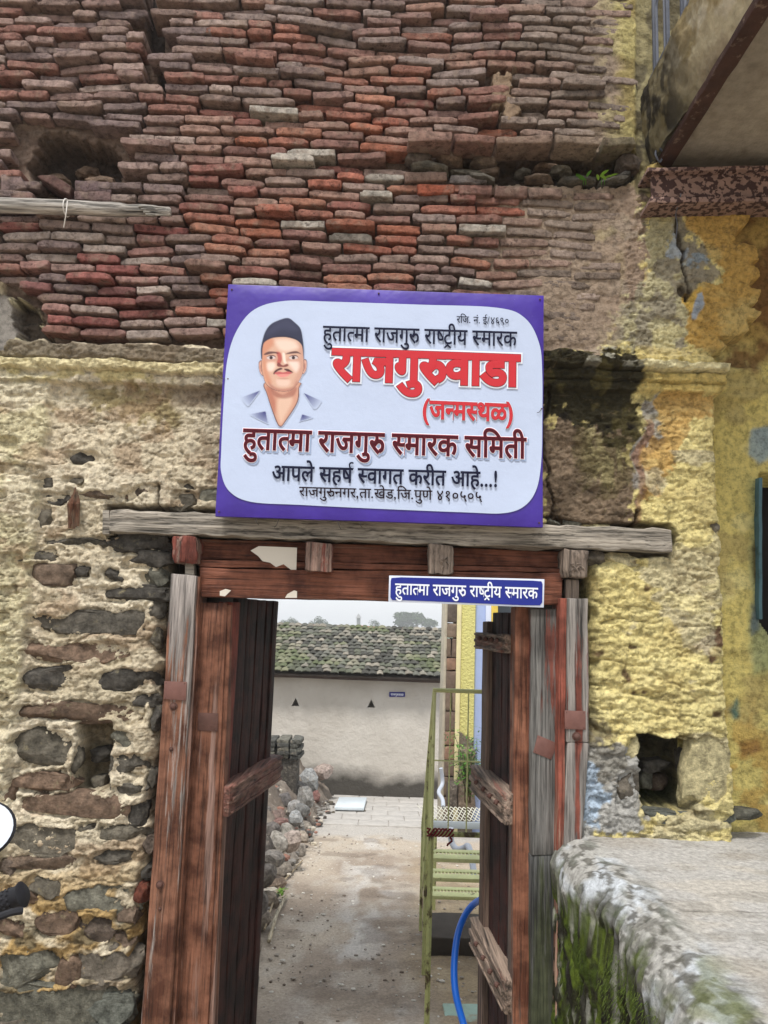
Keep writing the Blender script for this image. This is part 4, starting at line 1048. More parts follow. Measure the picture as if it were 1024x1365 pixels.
mb = MB(); fr_ = basic('sign_frame_metal', (120, 118, 112), .5, metal=.6, bump=0)
for q in ([(306, 384), (312, 384), (296, 684), (290, 684)], [(716, 396), (722, 396), (721, 698), (715, 698)], [(306, 384), (722, 397), (722, 403), (306, 390)], [(292, 680), (720, 694), (720, 699), (292, 686)]):
    pxbox(mb, q, YS + .024, .025, bev=.001)
mb.build('back_frame', fr_, SIGN)
mb = MB()
for a, b_ in ((309, 386), (720, 399), (292, 682), (719, 697), (304, 505), (722, 545), (505, 391)):
    p = P(a, b_, YS - .002); V, Fc = ico(1); mb.add(V * .004 + np.array(p), Fc)
mb.build('screw', IRON, SIGN)
mb = MB()
for a, b_, c_, d_ in ((290, 500, 300, 505), (722, 545, 716, 550), (340, 690, 345, 700), (372, 692, 366, 703), (450, 694, 455, 706), (480, 696, 482, 702)):
    tube(mb, [P(a, b_, YS - .004), P((a + c_) / 2, (b_ + d_) / 2 + 2, YS - .012), P(c_, d_, YS - .006)], .0012, 5)
mb.build('tie_wire', flat('wire_dark', (60, 56, 54), .6), SIGN)

T1 = YS - .009
C_NAVY = flat('print_navy', (16, 20, 46), .6, .15); C_RED = flat('print_red', (190, 50, 58), .6, .15); C_WHT = flat('print_white', (222, 226, 236), .45)
C_MAR = flat('print_maroon', (72, 16, 28), .6, .15); C_BLK = flat('print_dark', (28, 12, 22), .6, .15); C_SHD = flat('print_soft_blue', (150, 166, 196), .5)
fit_text('हुता~तमा राजगुरU रा~षटTीय ~समारक'.replace('ू', ''), .012, (431, 434.5), (689, 442.5), (430, 453.5), None, T1, C_NAVY, SIGN)
fit_text('रजि. नं. ई/४६९०'.replace('जि', 'िज'), .008, (609, 421.5), (679, 424), (609, 430), None, T1, C_NAVY, SIGN)
for lay, (bo, mt, dy) in enumerate(((.085, C_WHT, .0024), (.052, C_MAR, .0012), (.043, C_RED, 0))):
    fit_text('राजगुरUवाडा', bo, (445, 466.5), (691, 475), (445, 505), None, T1 + dy, mt, SIGN)
for bo, mt, dy in ((.055, C_WHT, .0024), (.034, C_MAR, .0012), (.026, C_RED, 0)):
    fit_text('(ज~नम~सथळ)', bo, (563, 534.5), (686, 539.5), (563, 557), None, T1 + dy, mt, SIGN)
for bo, mt, dy, of in ((.050, C_SHD, .0036, (.006, -.007)), (.052, C_WHT, .0024, (0, 0)), (.026, C_RED, .0012, (0, 0)), (.014, C_MAR, 0, (0, 0))):
    fit_text('हुता~तमा राजगुरU ~समारक सिमती', bo, (325, 572), (701, 584.5), (323, 598), None, T1 + dy, mt, SIGN, off=of)
fit_text('आपले सहषR ~सवागत करीत आहे...!', .018, (363, 621), (665, 630), (362, 640), None, T1, C_NAVY, SIGN)
fit_text('राजगुरUनगर,ता.खेड,िज.पुणे ४१०५०५', .010, (399, 649), (643, 656), (398, 661), None, T1, C_BLK, SIGN)

# portrait print
def zp(pts): return [(310 + a * .13672, 400 + b_ * .13672) for a, b_ in pts]
def portrait():
    st = 6.0
    U, Vv = np.meshgrid(np.arange(60, 880, st), np.arange(160, 1250, st), indexing='ij')
    C = np.zeros(U.shape + (3,)); bgc = np.array(lin((182, 194, 218))); C[:] = bgc; A = np.zeros(U.shape)
    def q(pts, col, soft=4, k=1.0, sm=5, alpha=True, clipm=None):
        nonlocal C, A
        pp = [tuple(p) for p in catmull(pts, sm, True)] if sm else pts
        m_ = ss(-soft, soft, sdp(pp, U, Vv)) * k
        if clipm is not None: m_ = m_ * clipm
        C = C * (1 - m_[..., None]) + np.array(lin(col)) * m_[..., None]
        if alpha: A = np.maximum(A, m_)
        return m_
    # collar shadows, fading outwards
    for pts, cx_, cy_, r_ in (([(70, 955), (268, 882), (130, 1065)], 268, 884, 190), ([(696, 906), (870, 985), (818, 1095)], 696, 908, 190), ([(160, 1114), (322, 1084), (347, 1205)], 322, 1090, 150), ([(680, 1114), (790, 1145), (656, 1180)], 680, 1118, 110)):
        f = np.clip(1 - np.hypot(U - cx_, Vv - cy_) / r_, 0, 1) ** .7; q(pts, (44, 44, 112), 3, 1, 0, True, f)
    q([(322, 800), (338, 930), (425, 1185), (470, 1236), (516, 1188), (635, 1000), (652, 860), (648, 800)], (92, 60, 56), 3)
    neck = q([(330, 800), (346, 930), (434, 1180), (472, 1226), (508, 1182), (624, 1000), (643, 860), (640, 800)], (196, 146, 124), 4)
    q([(330, 850), (360, 1000), (410, 1110), (420, 1000), (390, 900), (400, 860)], (170, 104, 84), 22, .8, 5, False, neck)
    q([(450, 960), (440, 1100), (472, 1200), (520, 1120), (580, 1000), (560, 930)], (216, 184, 162), 28, .8, 5, False, neck)
    q([(380, 860), (490, 920), (620, 850), (600, 930), (500, 960), (400, 930)], (150, 92, 78), 14, .7, 5, False, neck)
    for pts in ([(290, 594), (256, 608), (260, 684), (284, 732), (306, 724)], [(694, 584), (724, 590), (722, 672), (694, 722), (678, 702)]):
        cx0 = sum(p[0] for p in pts) / 5; cy0 = sum(p[1] for p in pts) / 5
        q(pts, (96, 62, 60), 3); q([(cx0 + (a_ - cx0) * .82, cy0 + (b_ - cy0) * .88) for a_, b_ in pts], (206, 160, 142), 3); q([(cx0 + (a_ - cx0) * .4, cy0 + (b_ - cy0) * .5) for a_, b_ in pts], (160, 104, 92), 8, .8)
    face = [(290, 560), (284, 640), (300, 730), (330, 815), (400, 868), (490, 888), (570, 874), (630, 815), (676, 730), (694, 640), (690, 540), (680, 440), (600, 372), (490, 352), (380, 368), (305, 410), (288, 480)]
    q([(490 + (a_ - 490) * 1.02, 640 + (b_ - 640) * 1.018) for a_, b_ in face], (84, 58, 58), 3)
    fm = q(face, (204, 164, 142), 3)
    def f_(pts, col, soft, k=1.0, sm=5): q(pts, col, soft, k, sm, False, fm)
    f_([(285, 400), (285, 560), (296, 700), (336, 810), (380, 800), (345, 700), (332, 600), (345, 500), (400, 430), (380, 370)], (196, 134, 106), 26, .9)
    f_([(640, 420), (655, 560), (640, 700), (590, 810), (640, 830), (700, 700), (700, 480)], (190, 142, 124), 26, .7)
    f_([(420, 400), (500, 380), (600, 400), (640, 460), (580, 490), (510, 500), (450, 470)], (226, 202, 186), 30, .85)
    f_([(545, 600), (630, 596), (650, 650), (620, 700), (580, 660)], (230, 206, 194), 24, .9); f_([(340, 620), (400, 606), (418, 650), (385, 690), (345, 680)], (232, 206, 192), 20, .9)
    f_([(430, 780), (500, 770), (560, 785), (540, 835), (450, 835)], (222, 192, 176), 22, .8)
    f_([(350, 800), (420, 850), (500, 866), (590, 842), (630, 790), (610, 870), (490, 896), (390, 880)], (168, 112, 96), 14, .8)
    f_([(425, 505), (470, 516), (482, 580), (462, 625), (432, 610), (440, 560)], (176, 84, 76), 9, .95)
    f_([(486, 520), (510, 520), (520, 590), (530, 615), (500, 610)], (234, 212, 198), 8, .9)
    f_([(434, 625), (450, 608), (490, 636), (530, 622), (546, 636), (520, 652), (470, 652), (440, 646)], (120, 56, 54), 5, .95)
    for pts in ([(304, 530), (350, 502), (420, 504), (450, 522), (400, 520), (330, 534)], [(516, 526), (560, 506), (625, 498), (670, 526), (630, 518), (560, 524)]): f_(pts, (84, 54, 56), 5, .95)
    for cx0 in (376, 594):
        f_([(cx0 - 60, 570), (cx0, 530), (cx0 + 60, 560), (cx0 + 50, 596), (cx0 - 50, 596)], (190, 140, 124), 12, .6)
        f_([(cx0 - 42, 558), (cx0 - 10, 544), (cx0 + 30, 546), (cx0 + 42, 566), (cx0, 578), (cx0 - 30, 574)], (206, 194, 192), 4, .9)
        f_([(cx0 - 17, 558), (cx0, 545), (cx0 + 17, 558), (cx0 + 10, 575), (cx0 - 10, 575)], (50, 30, 36), 3)
        f_([(cx0 - 46, 556), (cx0 - 10, 536), (cx0 + 34, 540), (cx0 + 48, 562), (cx0 + 28, 549), (cx0 - 8, 546)], (86, 52, 54), 3, .9)
    f_([(398, 712), (420, 682), (466, 660), (488, 672), (440, 692), (408, 724)], (74, 40, 42), 5); f_([(502, 670), (545, 672), (590, 704), (562, 704), (520, 688)], (74, 40, 42), 5)
    f_([(408, 714), (450, 696), (492, 704), (540, 696), (582, 712), (540, 724), (490, 722), (440, 726)], (184, 92, 92), 4)
    f_([(436, 728), (490, 722), (556, 724), (530, 744), (480, 752), (450, 744)], (216, 138, 130), 5)
    f_([(440, 764), (500, 758), (550, 764), (500, 774)], (176, 120, 104), 8, .6)
    cap = q([(280, 570), (276, 480), (290, 400), (318, 310), (368, 240), (440, 200), (540, 174), (610, 220), (664, 280), (686, 380), (696, 480), (694, 580), (684, 480), (668, 430), (620, 388), (540, 364), (470, 360), (380, 372), (312, 412), (294, 470), (290, 560)], (44, 46, 68), 4)
    q([(330, 330), (420, 220), (540, 180), (640, 270), (600, 300), (480, 290), (380, 330)], (66, 68, 94), 40, .5, 5, False, cap)
    q([(300, 410), (380, 360), (490, 345), (600, 360), (680, 420), (600, 380), (490, 366), (380, 380)], (30, 30, 48), 8, .6, 5, False, cap)
    C = C * A[..., None] ** 0 if 0 else C
    fr = np.array([[tuple(P(310 + a_ * .13672, 400 + b_ * .13672, YS - .0052)) for b_ in Vv[0]] for a_ in U[:, 0]]).reshape(-1, 3)
    kf = (A > .02); kk = kf[:-1, :-1] | kf[1:, :-1] | kf[:-1, 1:] | kf[1:, 1:]
    gridmesh('portrait', fr, C.reshape(-1, 3), U.shape[0], U.shape[1], mat_attr('portrait_ink', .42, 5, .001, 6, .03, .3), SIGN, keep=kk.ravel())
portrait()

# ------------------------------------------------------------------ small blue sign
YB = YW - .06
BS = empty('blue_name_plate', P(622, 809, YB), 'small blue enamel name plate with white Marathi words fixed under the lintel', 'sign')
mb = MB(); pxbox(mb, [(519, 767), (726, 772), (725, 810), (518, 802)], YB, .004, seg=(8, 1, 2), bev=.001, jit=.0008, js=4); mb.build('plate', flat('plate_rim', (206, 212, 226), .4), BS)
mb = MB(); poly_print(mb, [(522, 770.5), (535, 769.5), (710, 774), (722, 775), (723.5, 779), (723, 803), (720, 807), (700, 807), (535, 800), (523, 800), (520.5, 796), (521, 774)], YB - .002, 0, 0); mb.build('face', basic('plate_blue', (28, 40, 130), .35, .08, bump=0), BS, smooth=False)
fit_text('हुता~तमा राजगुरU रा~षटTीय ~समारक', .014, (527, 778), (717, 784), (527, 792), None, YB - .004, C_WHT, BS)

# ------------------------------------------------------------------ balcony, top right
zs = P(890, 218).z
BAL = empty('balcony', (1.3, 2.4, zs), 'concrete balcony slab with stained soffit and rusty steel edge overhanging at top right', 'balcony')
xe = 1.085
def bal_grid(name, fn, nu, nv, colfn, flip=False):
    u, v = np.meshgrid(np.linspace(0, 1, nu), np.linspace(0, 1, nv), indexing='ij')
    V = fn(u, v); return gridmesh(name, V.reshape(-1, 3), colfn(V).reshape(-1, 3), nu, nv, M_BC, BAL, flip=flip)
M_BC = mat_attr('balcony_concrete', .92, 22, .010, 50, .25)
def soff(u, v):
    X = xe + .03 + u * 1.6; Y = 1.1 + v * (YW - 1.1 + .02); return np.stack([X, Y, zs + .006 * fbm(X * 3, Y * 3, 3, 1) + .0 * X], -1)
def soffc(V):
    n = fbm(V[..., 0] * 5, V[..., 1] * 5, 5, 401)[..., None]; c = np.array(lin((150, 142, 130))) * (1 + .10 * n)
    m2 = ss(.5, .8, fbm(V[..., 0] * 9, V[..., 1] * 9, 5, 402))[..., None]; c = c * (1 - m2 * .6) + np.array(lin((96, 84, 72))) * m2 * .6
    return c
bal_grid('soffit', soff, 60, 60, soffc)
HB = .30
def fas(u, v):
    Y = 1.1 + u * (YW - 1.1 + .01); Z = zs + v * HB; X = xe - .012 * np.sin(v * 3.14) + .008 * fbm(Y * 6, Z * 8, 4, 403) + .004 * fbm(Y * 40, Z * 40, 3, 404) + 0 * Y
    X = X - .035 * ss(YW - .5, YW - .1, Y) * (1 - v) - .07 * v; return np.stack([X, Y, Z], -1)
def fasc(V):
    Y, Z = V[..., 1], V[..., 2]; c = np.zeros(V.shape); c[:] = lin((178, 166, 136))
    def mx(m_, col, k):
        nonlocal c
        m2 = (np.clip(m_, 0, 1) * k)[..., None]; c = c * (1 - m2) + np.array(lin(col)) * m2
    mx(ss(.0, .4, fbm(Y * 6, Z * 9, 5, 405)), (198, 188, 164), .8); mx(ss(.1, .4, fbm(Y * 9, Z * 6, 5, 406)), (150, 130, 84), .7)
    mx(ss(YW - .62, YW - .2, Y + .12 * fbm(Y * 9, Z * 9, 4, 407)), (88, 80, 56), .85)
    mx(ss(-.05, .3, fbm(Y * 14, Z * 10, 5, 408)) * ss(YW - .5, YW - .15, Y), (38, 34, 30), .9)
    mx(ss(.1, .35, fbm(Y * 3, Z * 3, 5, 409)) * ss(zs + .10, zs, Z), (120, 104, 84), .7)
    return c
bal_grid('fascia', fas, 220, 46, fasc, flip=True)
mb = MB(); box(mb, (xe + .02, 1.1, zs + .02), (2.7, YW + .0, zs + HB), bev=.01); mb.build('slab_core', basic('slab_concrete', (170, 160, 140), .9), BAL)
mb = MB(); box(mb, (xe - .014, 1.1, zs - .022), (xe + .045, YW - .0, zs + .008), bev=.003, seg=(1, 30, 1), jit=.004, js=20)
mb.build('edge_angle', basic('rust_brown', (66, 44, 36), .85, .35, 20, .004, 60, c2=(110, 92, 80), c2amt=(.58, .66), c2scale=30), BAL)
# railing on the balcony's edge
RAIL = empty('balcony_railing', (xe - .05, 2.0, zs + HB), 'dark grey iron balcony railing with upright bars and arched loops, top right', 'railing')
iron = basic('railing_iron', (84, 88, 98), .6, .2, 20, .001, 60)
mb = MB(); yy = YW - .1; bars = []
while yy > 1.2:
    b1 = MB(); box(b1, (xe - .055, yy - .007, zs + HB - .01), (xe - .041, yy + .007, zs + HB + 1.0), bev=.002); b1.build('bar', iron, RAIL)
    if round((YW - .1 - yy) / .14) % 2 == 0:
        b2 = MB(); c0 = Vector((xe - .048, yy - .07, zs + HB + .30))
        pts = [c0 + Vector((0, .042, -.26))] + [c0 + Vector((0, .042 * math.cos(a), .042 * math.sin(a))) for a in np.linspace(0, math.pi, 9)] + [c0 + Vector((0, -.042, -.26))]
        tube(b2, pts, .006, 6); b2.build('loop', iron, RAIL)
    yy -= .14
for zz in (.02, .98):
    b1 = MB(); box(b1, (xe - .06, 1.15, zs + HB + zz - .012), (xe - .036, YW - .05, zs + HB + zz + .012), bev=.003); b1.build('rail', iron, RAIL)
# rusty joist at the wall
JO = empty('steel_joist', P(950, 250, YW - .06), 'rust spotted pinkish steel joist running under the balcony along the wall', 'beam')
def rustmat():
    m_, t, b = newmat('rust_flaked_paint'); g = N(t); geo = g('NewGeometry').outputs['Position']
    f = ramp(g, noise_(g, geo, 46, 3, .55), [(.50, gray(0)), (.53, gray(1))])
    f2 = ramp(g, noise_(g, geo, 12, 4, .6), [(.3, lin4((150, 122, 110))), (.7, lin4((120, 96, 86)))])
    t.links.new(mixc(g, f, f2, lin4((58, 34, 30))), b.inputs['Base Color']); b.inputs['Roughness'].default_value = .8
    t.links.new(bumpn(g, f, .003, .6), b.inputs['Normal']); return m_
RM = rustmat()
for nm, q, Y, th in (('web', [(868, 228), (1080, 224), (1080, 262), (869, 262)], YW - .075, .012), ('flange', [(864, 223), (1080, 219), (1080, 224), (864, 228)], YW - .11, .12), ('flange', [(868, 262), (1080, 262), (1080, 268), (866, 270)], YW - .11, .12)):
    mb = MB(); pxbox(mb, q, Y, th, seg=(26, 2, 1), bev=.002, jit=.003, js=20); mb.build(nm, RM, JO)
mb = MB(); tube(mb, catmull([P(878, 195, YW - .05), P(874, 205, YW - .07), P(880, 216, YW - .06), P(884, 204, YW - .06), P(878, 196, YW - .05)], 5), .004, 6)
tag(mb.build('wire_loop', iron), 'small twisted grey wire loop by the joist end beside the balcony', 'wire')
mb = MB(); tube(mb, catmull([P(908, 258, YW - .12), P(905, 270, YW - .09), P(901, 285, YW - .05), P(903, 300, YW - .03), P(901, 318, YW - .02)], 5), .0022, 6)
tag(mb.build('hanging_wire', iron), 'thin wire hanging from the rusty joist over the cracked plaster', 'wire')

# ------------------------------------------------------------------ platform at right
def build_platform():
    zt = .80; xf = .665; r = .13
    prof = [(xf - .02, -.05)] + [(xf, z_) for z_ in np.linspace(.0, zt - r - .08, 60)]
    for a in np.linspace(0, math.pi / 2, 34): prof.append((xf + r - r * math.cos(a), zt - r + r * math.sin(a)))
    for t_ in np.linspace(.01, 1, 120): prof.append((xf + r + t_ * 1.5, zt + .004 * t_))
    prof = np.array(prof); s = np.concatenate([[0], np.cumsum(np.hypot(*np.diff(prof, axis=0).T))])
    ys = np.arange(1.0, YW + .14, .010)
    Yg, Ig = np.meshgrid(ys, np.arange(len(prof)), indexing='ij')
    X = prof[Ig, 0]; Z = prof[Ig, 1]; S = s[Ig]
    tx = np.gradient(prof[:, 0]); tz = np.gradient(prof[:, 1]); ln = np.hypot(tx, tz); nx, nz_ = -tz / ln, tx / ln
    sb = s[61]; se = s[95]                       # start and end of the rounding
    face = ss(sb + .10, sb - .05, S + .05 * fbm(Yg * 9, S * 4, 4, 501) + .05 * fbm(Yg * 30, S * 4, 3, 502))
    topm = ss(se - .04, se + .05, S)
    d = .005 * fbm(Yg * 4, S * 4, 4, 503) * (1 - topm * .6) + .006 * fbm(Yg * 16, S * 16, 4, 504) * (1 - topm * .6) + face * (.014 * np.abs(fbm(Yg * 22, S * 9, 4, 505)) - .02 + .01 * fbm(Yg * 60, S * 18, 3, 506))
    d += (1 - face) * (1 - topm) * .005 * np.abs(fbm(Yg * 10, S * 18, 4, 507))
    wob = .03 * fbm(Yg * 1.8, Yg * 0, 3, 508) * (1 - topm)
    X = X + nx[Ig] * d + wob; Z = Z + nz_[Ig] * d
    C = np.zeros(X.shape + (3,)); C[:] = lin((176, 174, 168))
    def mx(m_, col, k=1.0):
        nonlocal C
        m2 = (np.clip(m_, 0, 1) * k)[..., None]; C = C * (1 - m2) + np.array(lin(col)) * m2
    mx(topm, (178, 175, 170)); mx(topm * ss(.0, .5, fbm(X * 3, Yg * 6, 5, 509)), (184, 178, 168), .8); mx(topm * ss(.2, .5, fbm(X * 8, Yg * 14, 5, 510)), (146, 142, 134), .5)
    mx(topm * ss(.1, .5, fbm(X * 2.4, Yg * 2.4, 4, 520)), (158, 150, 138), .6)
    rnd = (1 - topm) * (1 - face)
    mx(rnd * ss(-.1, .4, fbm(Yg * 7, S * 12, 5, 511)), (196, 202, 208), .85); mx(rnd * ss(.05, .35, fbm(Yg * 14, S * 30, 5, 512)) * ss(2.9, 1.9, Yg + .3 * fbm(Yg * 6, S * 6, 3, 521)), (120, 118, 110), .75)
    mx(rnd * ss(.30, .38, fbm(Yg * 34, S * 44, 4, 522)), (88, 86, 78), .8)
    mx(rnd * ss(.25, .45, fbm(Yg * 12, S * 24, 5, 513)), (112, 114, 104), .7)
    mx(rnd * ss(.1, .4, fbm(Yg * 6, S * 8, 5, 514)) * ss(2.1, 1.8, Yg) * ss(1.4, 1.6, Yg), (96, 104, 52), .6)
    mx(face, (44, 42, 30)); mx(face * ss(-.25, .25, fbm(Yg * 26, S * 12, 5, 515)), (60, 74, 24), .95)
    mx(face * ss(.05, .35, fbm(Yg * 40, S * 22, 5, 516)), (92, 108, 36), .8); mx(face * ss(.3, .5, fbm(Yg * 26, S * 5, 5, 517)), (150, 150, 138), .8)
    mx(face * ss(.2, .45, fbm(Yg * 12, S * 7, 5, 518)), (34, 30, 24), .9)
    for xx, y0 in ((.0, 0),): pass
    crk = np.exp(-((Yg - 2.16 - .012 * fbm(X * 5, X * 0, 3, 519)) / .0035) ** 2) * ss(.82, .86, X)
    mx(crk, (92, 88, 80), .8); Z = Z - crk * .004
    V = np.stack([X, Yg, Z], -1).reshape(-1, 3)
    PL = empty('stone_platform', (1.2, 2.0, 0), 'whitewashed raised platform with rounded lip, cracked grey top and mossy green side', 'platform')
    gridmesh('platform_shell', V, C.reshape(-1, 3), len(ys), len(prof), mat_attr('platform_plaster', .9, 55, .010, 90, .42), PL, flip=True)
    mb = MB(); box(mb, (xf + .06, 1.04, -.05), (2.3, YW, zt - .08), bev=.02); mb.build('platform_core', basic('platform_rubble', (110, 100, 86), .95), PL)
    # moss tufts
    mb = MB()
    for k in range(9000):
        y = random.uniform(1.15, 2.8); z_ = random.uniform(.0, zt - r + .02)
        if fbm(np.array([y * 5.]), np.array([z_ * 4.]), 3, 530)[0] < -.05: continue
        x = xf - .004 + random.uniform(-.006, .008); l = random.uniform(.006, .018); a = random.uniform(-.005, .005)
        mb.add([(x, y - .002, z_), (x, y + .002, z_), (x - .006, y + a, z_ - l)], [(0, 1, 2)], random.choice((0, 0, 1)))
    o = mb.build('moss', [basic('moss_green', (78, 94, 28), .9, bump=0), basic('moss_dark', (50, 62, 16), .9, bump=0)], PL, smooth=False); o['kind'] = 'stuff'
build_platform()

# ------------------------------------------------------------------ plants
leafm = basic('leaf_green', (78, 128, 44), .6, .25, 20, 0); leafl = basic('leaf_light', (120, 158, 60), .6, .25, 20, 0)
def leaf_geo(mb, base, dirv, L, W, mi=0, droop=.25):
    d = Vector(dirv).normalized(); s = d.cross(Vector((0, 0, 1))); s = s.normalized() if s.length > .1 else Vector((1, 0, 0)); n = s.cross(d)
    V = []; K = 4
    for i in range(K + 1):
        t = i / K; w_ = W * math.sin(math.pi * min(.98, t * .92 + .06)) ** .8; c = Vector(base) + d * L * t - Vector((0, 0, 1)) * droop * L * t * t
        V += [c - s * w_ + n * .15 * w_, c, c + s * w_ + n * .15 * w_]
    Fc = []
    for i in range(K): a = i * 3; Fc += [(a, a + 1, a + 4, a + 3), (a + 1, a + 2, a + 5, a + 4)]
    mb.add(V, Fc, mi)
WEED = empty('ledge_weed', P(790, 240, YW - .02), 'small bright green weed growing on the dark brick ledge', 'plant')
for (a, b_, dx, L) in ((780, 240, -1, .055), (782, 236, .2, .04), (776, 240, -.6, .05), (805, 238, 1, .045), (800, 236, .4, .05), (808, 240, -.7, .045), (812, 236, .9, .04), (798, 240, -.3, .035)):
    mb = MB(); leaf_geo(mb, P(a, b_, YW - .03), (dx, -.6, .35), L, L * .17); mb.build('leaf', leafl if a > 790 else leafm, WEED)
mb = MB()
for a in (778, 781, 802, 806): tube(mb, [P(a, 246, YW + .0), P(a, 238, YW - .03)], .0016, 5)
mb.build('stem', leafm, WEED)

# ------------------------------------------------------------------ courtyard: low tiled house
YH = 12.0
zb0 = zground(YH) - .05; ze = P(480, 903, YH).z
FH = empty('tiled_house', (0, YH, zb0), 'low beige house with mossy grey tile roof at the end of the yard', 'house')
x0h, x1h = -3.6, P(594, 1000, YH).x
def house_wall():
    outer = [(x0h, zb0), (x1h, zb0), (x1h, ze), (x0h, ze)]
    tris = []
    for cx0, cy0 in ((394, 937), (495, 939)):
        p = P(cx0, cy0, YH); tris.append([(p.x - .062, p.z - .05), (p.x, p.z + .075), (p.x + .062, p.z - .05)])
    loops = [[Vector((a, b_, 0)) for a, b_ in l] for l in [outer] + tris]
    flatp = [p for l in loops for p in l]; tri = tessellate_polygon(loops)
    mb = MB(); mb.add([(p.x, YH, p.y) for p in flatp], [tuple(t) for t in tri])
    for t in tris:
        fr = [(a, YH, b_) for a, b_ in t]; bk = [(a, YH + .22, b_) for a, b_ in t]
        mb.add(fr + bk, [(0, 1, 4, 3), (1, 2, 5, 4), (2, 0, 3, 5), (3, 4, 5)])
    m_, t, b = newmat('beige_limewash'); g = N(t); geo = g('NewGeometry').outputs['Position']
    z_ = g('SeparateXYZ', {0: geo}).outputs[2]
    nn = noise_(g, geo, 1.6, 6, .6); a = g('Math', {0: nn, 1: .55}, operation='MULTIPLY').outputs[0]
    a = g('Math', {0: a, 1: -.02}, operation='ADD').outputs[0]
    hgt = g('Math', {0: z_, 1: -zb0}, operation='ADD').outputs[0]
    f = ramp(g, g('Math', {0: hgt, 1: a}, operation='SUBTRACT').outputs[0], [(.0, gray(1)), (.26, gray(0))])
    c1 = ramp(g, noise_(g, geo, 1.3, 6, .6), [(.3, lin4((180, 173, 162))), (.7, lin4((198, 192, 182)))])
    c1 = mixc(g, ramp(g, noise_(g, geo, 3.5, 7, .7), [(.55, gray(0)), (.75, gray(.4))]), c1, lin4((150, 140, 128)))
    t.links.new(mixc(g, f, c1, lin4((70, 66, 60))), b.inputs['Base Color']); b.inputs['Roughness'].default_value = .92
    t.links.new(bumpn(g, noise_(g, geo, 8, 7, .65), .04, .6), b.inputs['Normal'])
    mb.build('wall', m_, FH, smooth=False)
    mb = MB(); box(mb, (x0h, YH + .23, zb0), (x1h, YH + 2.6, ze - .05), bev=.01); mb.build('house_body', m_, FH)
house_wall()
zr = P(480, 838, YH + 1.7).z
mb = MB(); box(mb, (x0h, YH - .16, ze - .03), (x1h + .0, YH + .02, ze + .035), bev=.01, seg=(20, 1, 1), jit=.01, js=2); mb.build('eaves_board', basic('eaves_wood', (84, 72, 66), .85, .3, 4, .01, 14), FH)
yr = YH + 1.7; ye = YH - .30; zev = ze + .03
# roof deck below the tiles
mb = MB(); hexa(mb, [(x0h, ye + .04, zev - .02), (x1h, ye + .04, zev - .02), (x1h, yr, zr - .08), (x0h, yr, zr - .08), (x0h, ye + .04, zev + .01), (x1h, ye + .04, zev + .01), (x1h, yr, zr - .04), (x0h, yr, zr - .04)], bev=.004)
hexa(mb, [(x0h, yr, zr - .08), (x1h, yr, zr - .08), (x1h, yr + 1.8, zev - .02), (x0h, yr + 1.8, zev - .02), (x0h, yr, zr - .04), (x1h, yr, zr - .04), (x1h, yr + 1.8, zev + .01), (x0h, yr + 1.8, zev + .01)], bev=.004)
mb.build('roof_deck', basic('deck', (70, 62, 56), .9), FH)
def tiles():
    mb = MB(); rg = random.Random(3); cols = []
    slope = Vector((0, yr - ye, zr - zev)); L = slope.length; slope.normalize(); nrm = Vector((0, -slope.z, slope.y))
    rows = 15; pitch = L / rows; tw = .112
    for r_ in range(rows):
        x = x0h + (r_ % 2) * tw * .5 * rg.random()
        while x < x1h - .02:
            w_ = tw * rg.uniform(.86, 1.14); o = Vector((x, ye, zev)) + slope * (r_ * pitch + rg.uniform(-.02, .02)) + nrm * (.03 + rg.uniform(0, .014))
            tl = rg.uniform(-.10, .10); V = []; nseg = 5
            for side in (0, 1):
                for k in range(nseg + 1):
                    t = k / nseg; arch = .022 * math.sin(math.pi * t) ; lip = -.018 * (abs(t - .5) * 2) ** 2
                    for e, lift in ((0, .020), (1, .0)):
                        V.append(o + Vector((w_ * t, 0, 0)) + slope * (e * pitch * 1.35 + (0 if e else -lip * 1.2)) + nrm * (arch + lift - side * .014 + tl * (t - .5) * .12))
            n1 = (nseg + 1) * 2; Fc = []
            for k in range(nseg):
                a = k * 2; Fc.append((a, a + 2, a + 3, a + 1)); Fc.append((n1 + a, n1 + a + 1, n1 + a + 3, n1 + a + 2)); Fc.append((a, n1 + a, n1 + a + 2, a + 2))
            Fc.append((0, 1, n1 + 1, n1)); Fc.append((nseg * 2, n1 + nseg * 2, n1 + nseg * 2 + 1, nseg * 2 + 1))
            mb.add(V, Fc)
            ms = float(fbm(np.array([x * 1.8]), np.array([r_ * .45]), 3, 601)[0]) + (.22 - r_ * .05)
            base = np.array(lin(rg.choice(((100, 100, 92), (84, 84, 78), (118, 114, 104), (72, 71, 66), (134, 128, 116), (90, 92, 80))))) * rg.uniform(.8, 1.15)
            if ms > .42: base = base * .6 + np.array(lin((96, 108, 60))) * .4
            elif ms > .15: base = base * .8 + np.array(lin((94, 104, 62))) * .2
            cols += [base] * len(V); x += w_ * .97
    o = mb.build('roof_tiles', mat_attr('mossy_tile', .95, 14, .01, 40, .35), FH, angle=50); o['kind'] = 'stuff'; setcols(o.data, np.array(cols))
tiles()
cr = [basic('ridge_clay', (150, 96, 78), .9, .25, 8), basic('ridge_grey', (112, 104, 96), .9, .25, 8)]
x = x0h
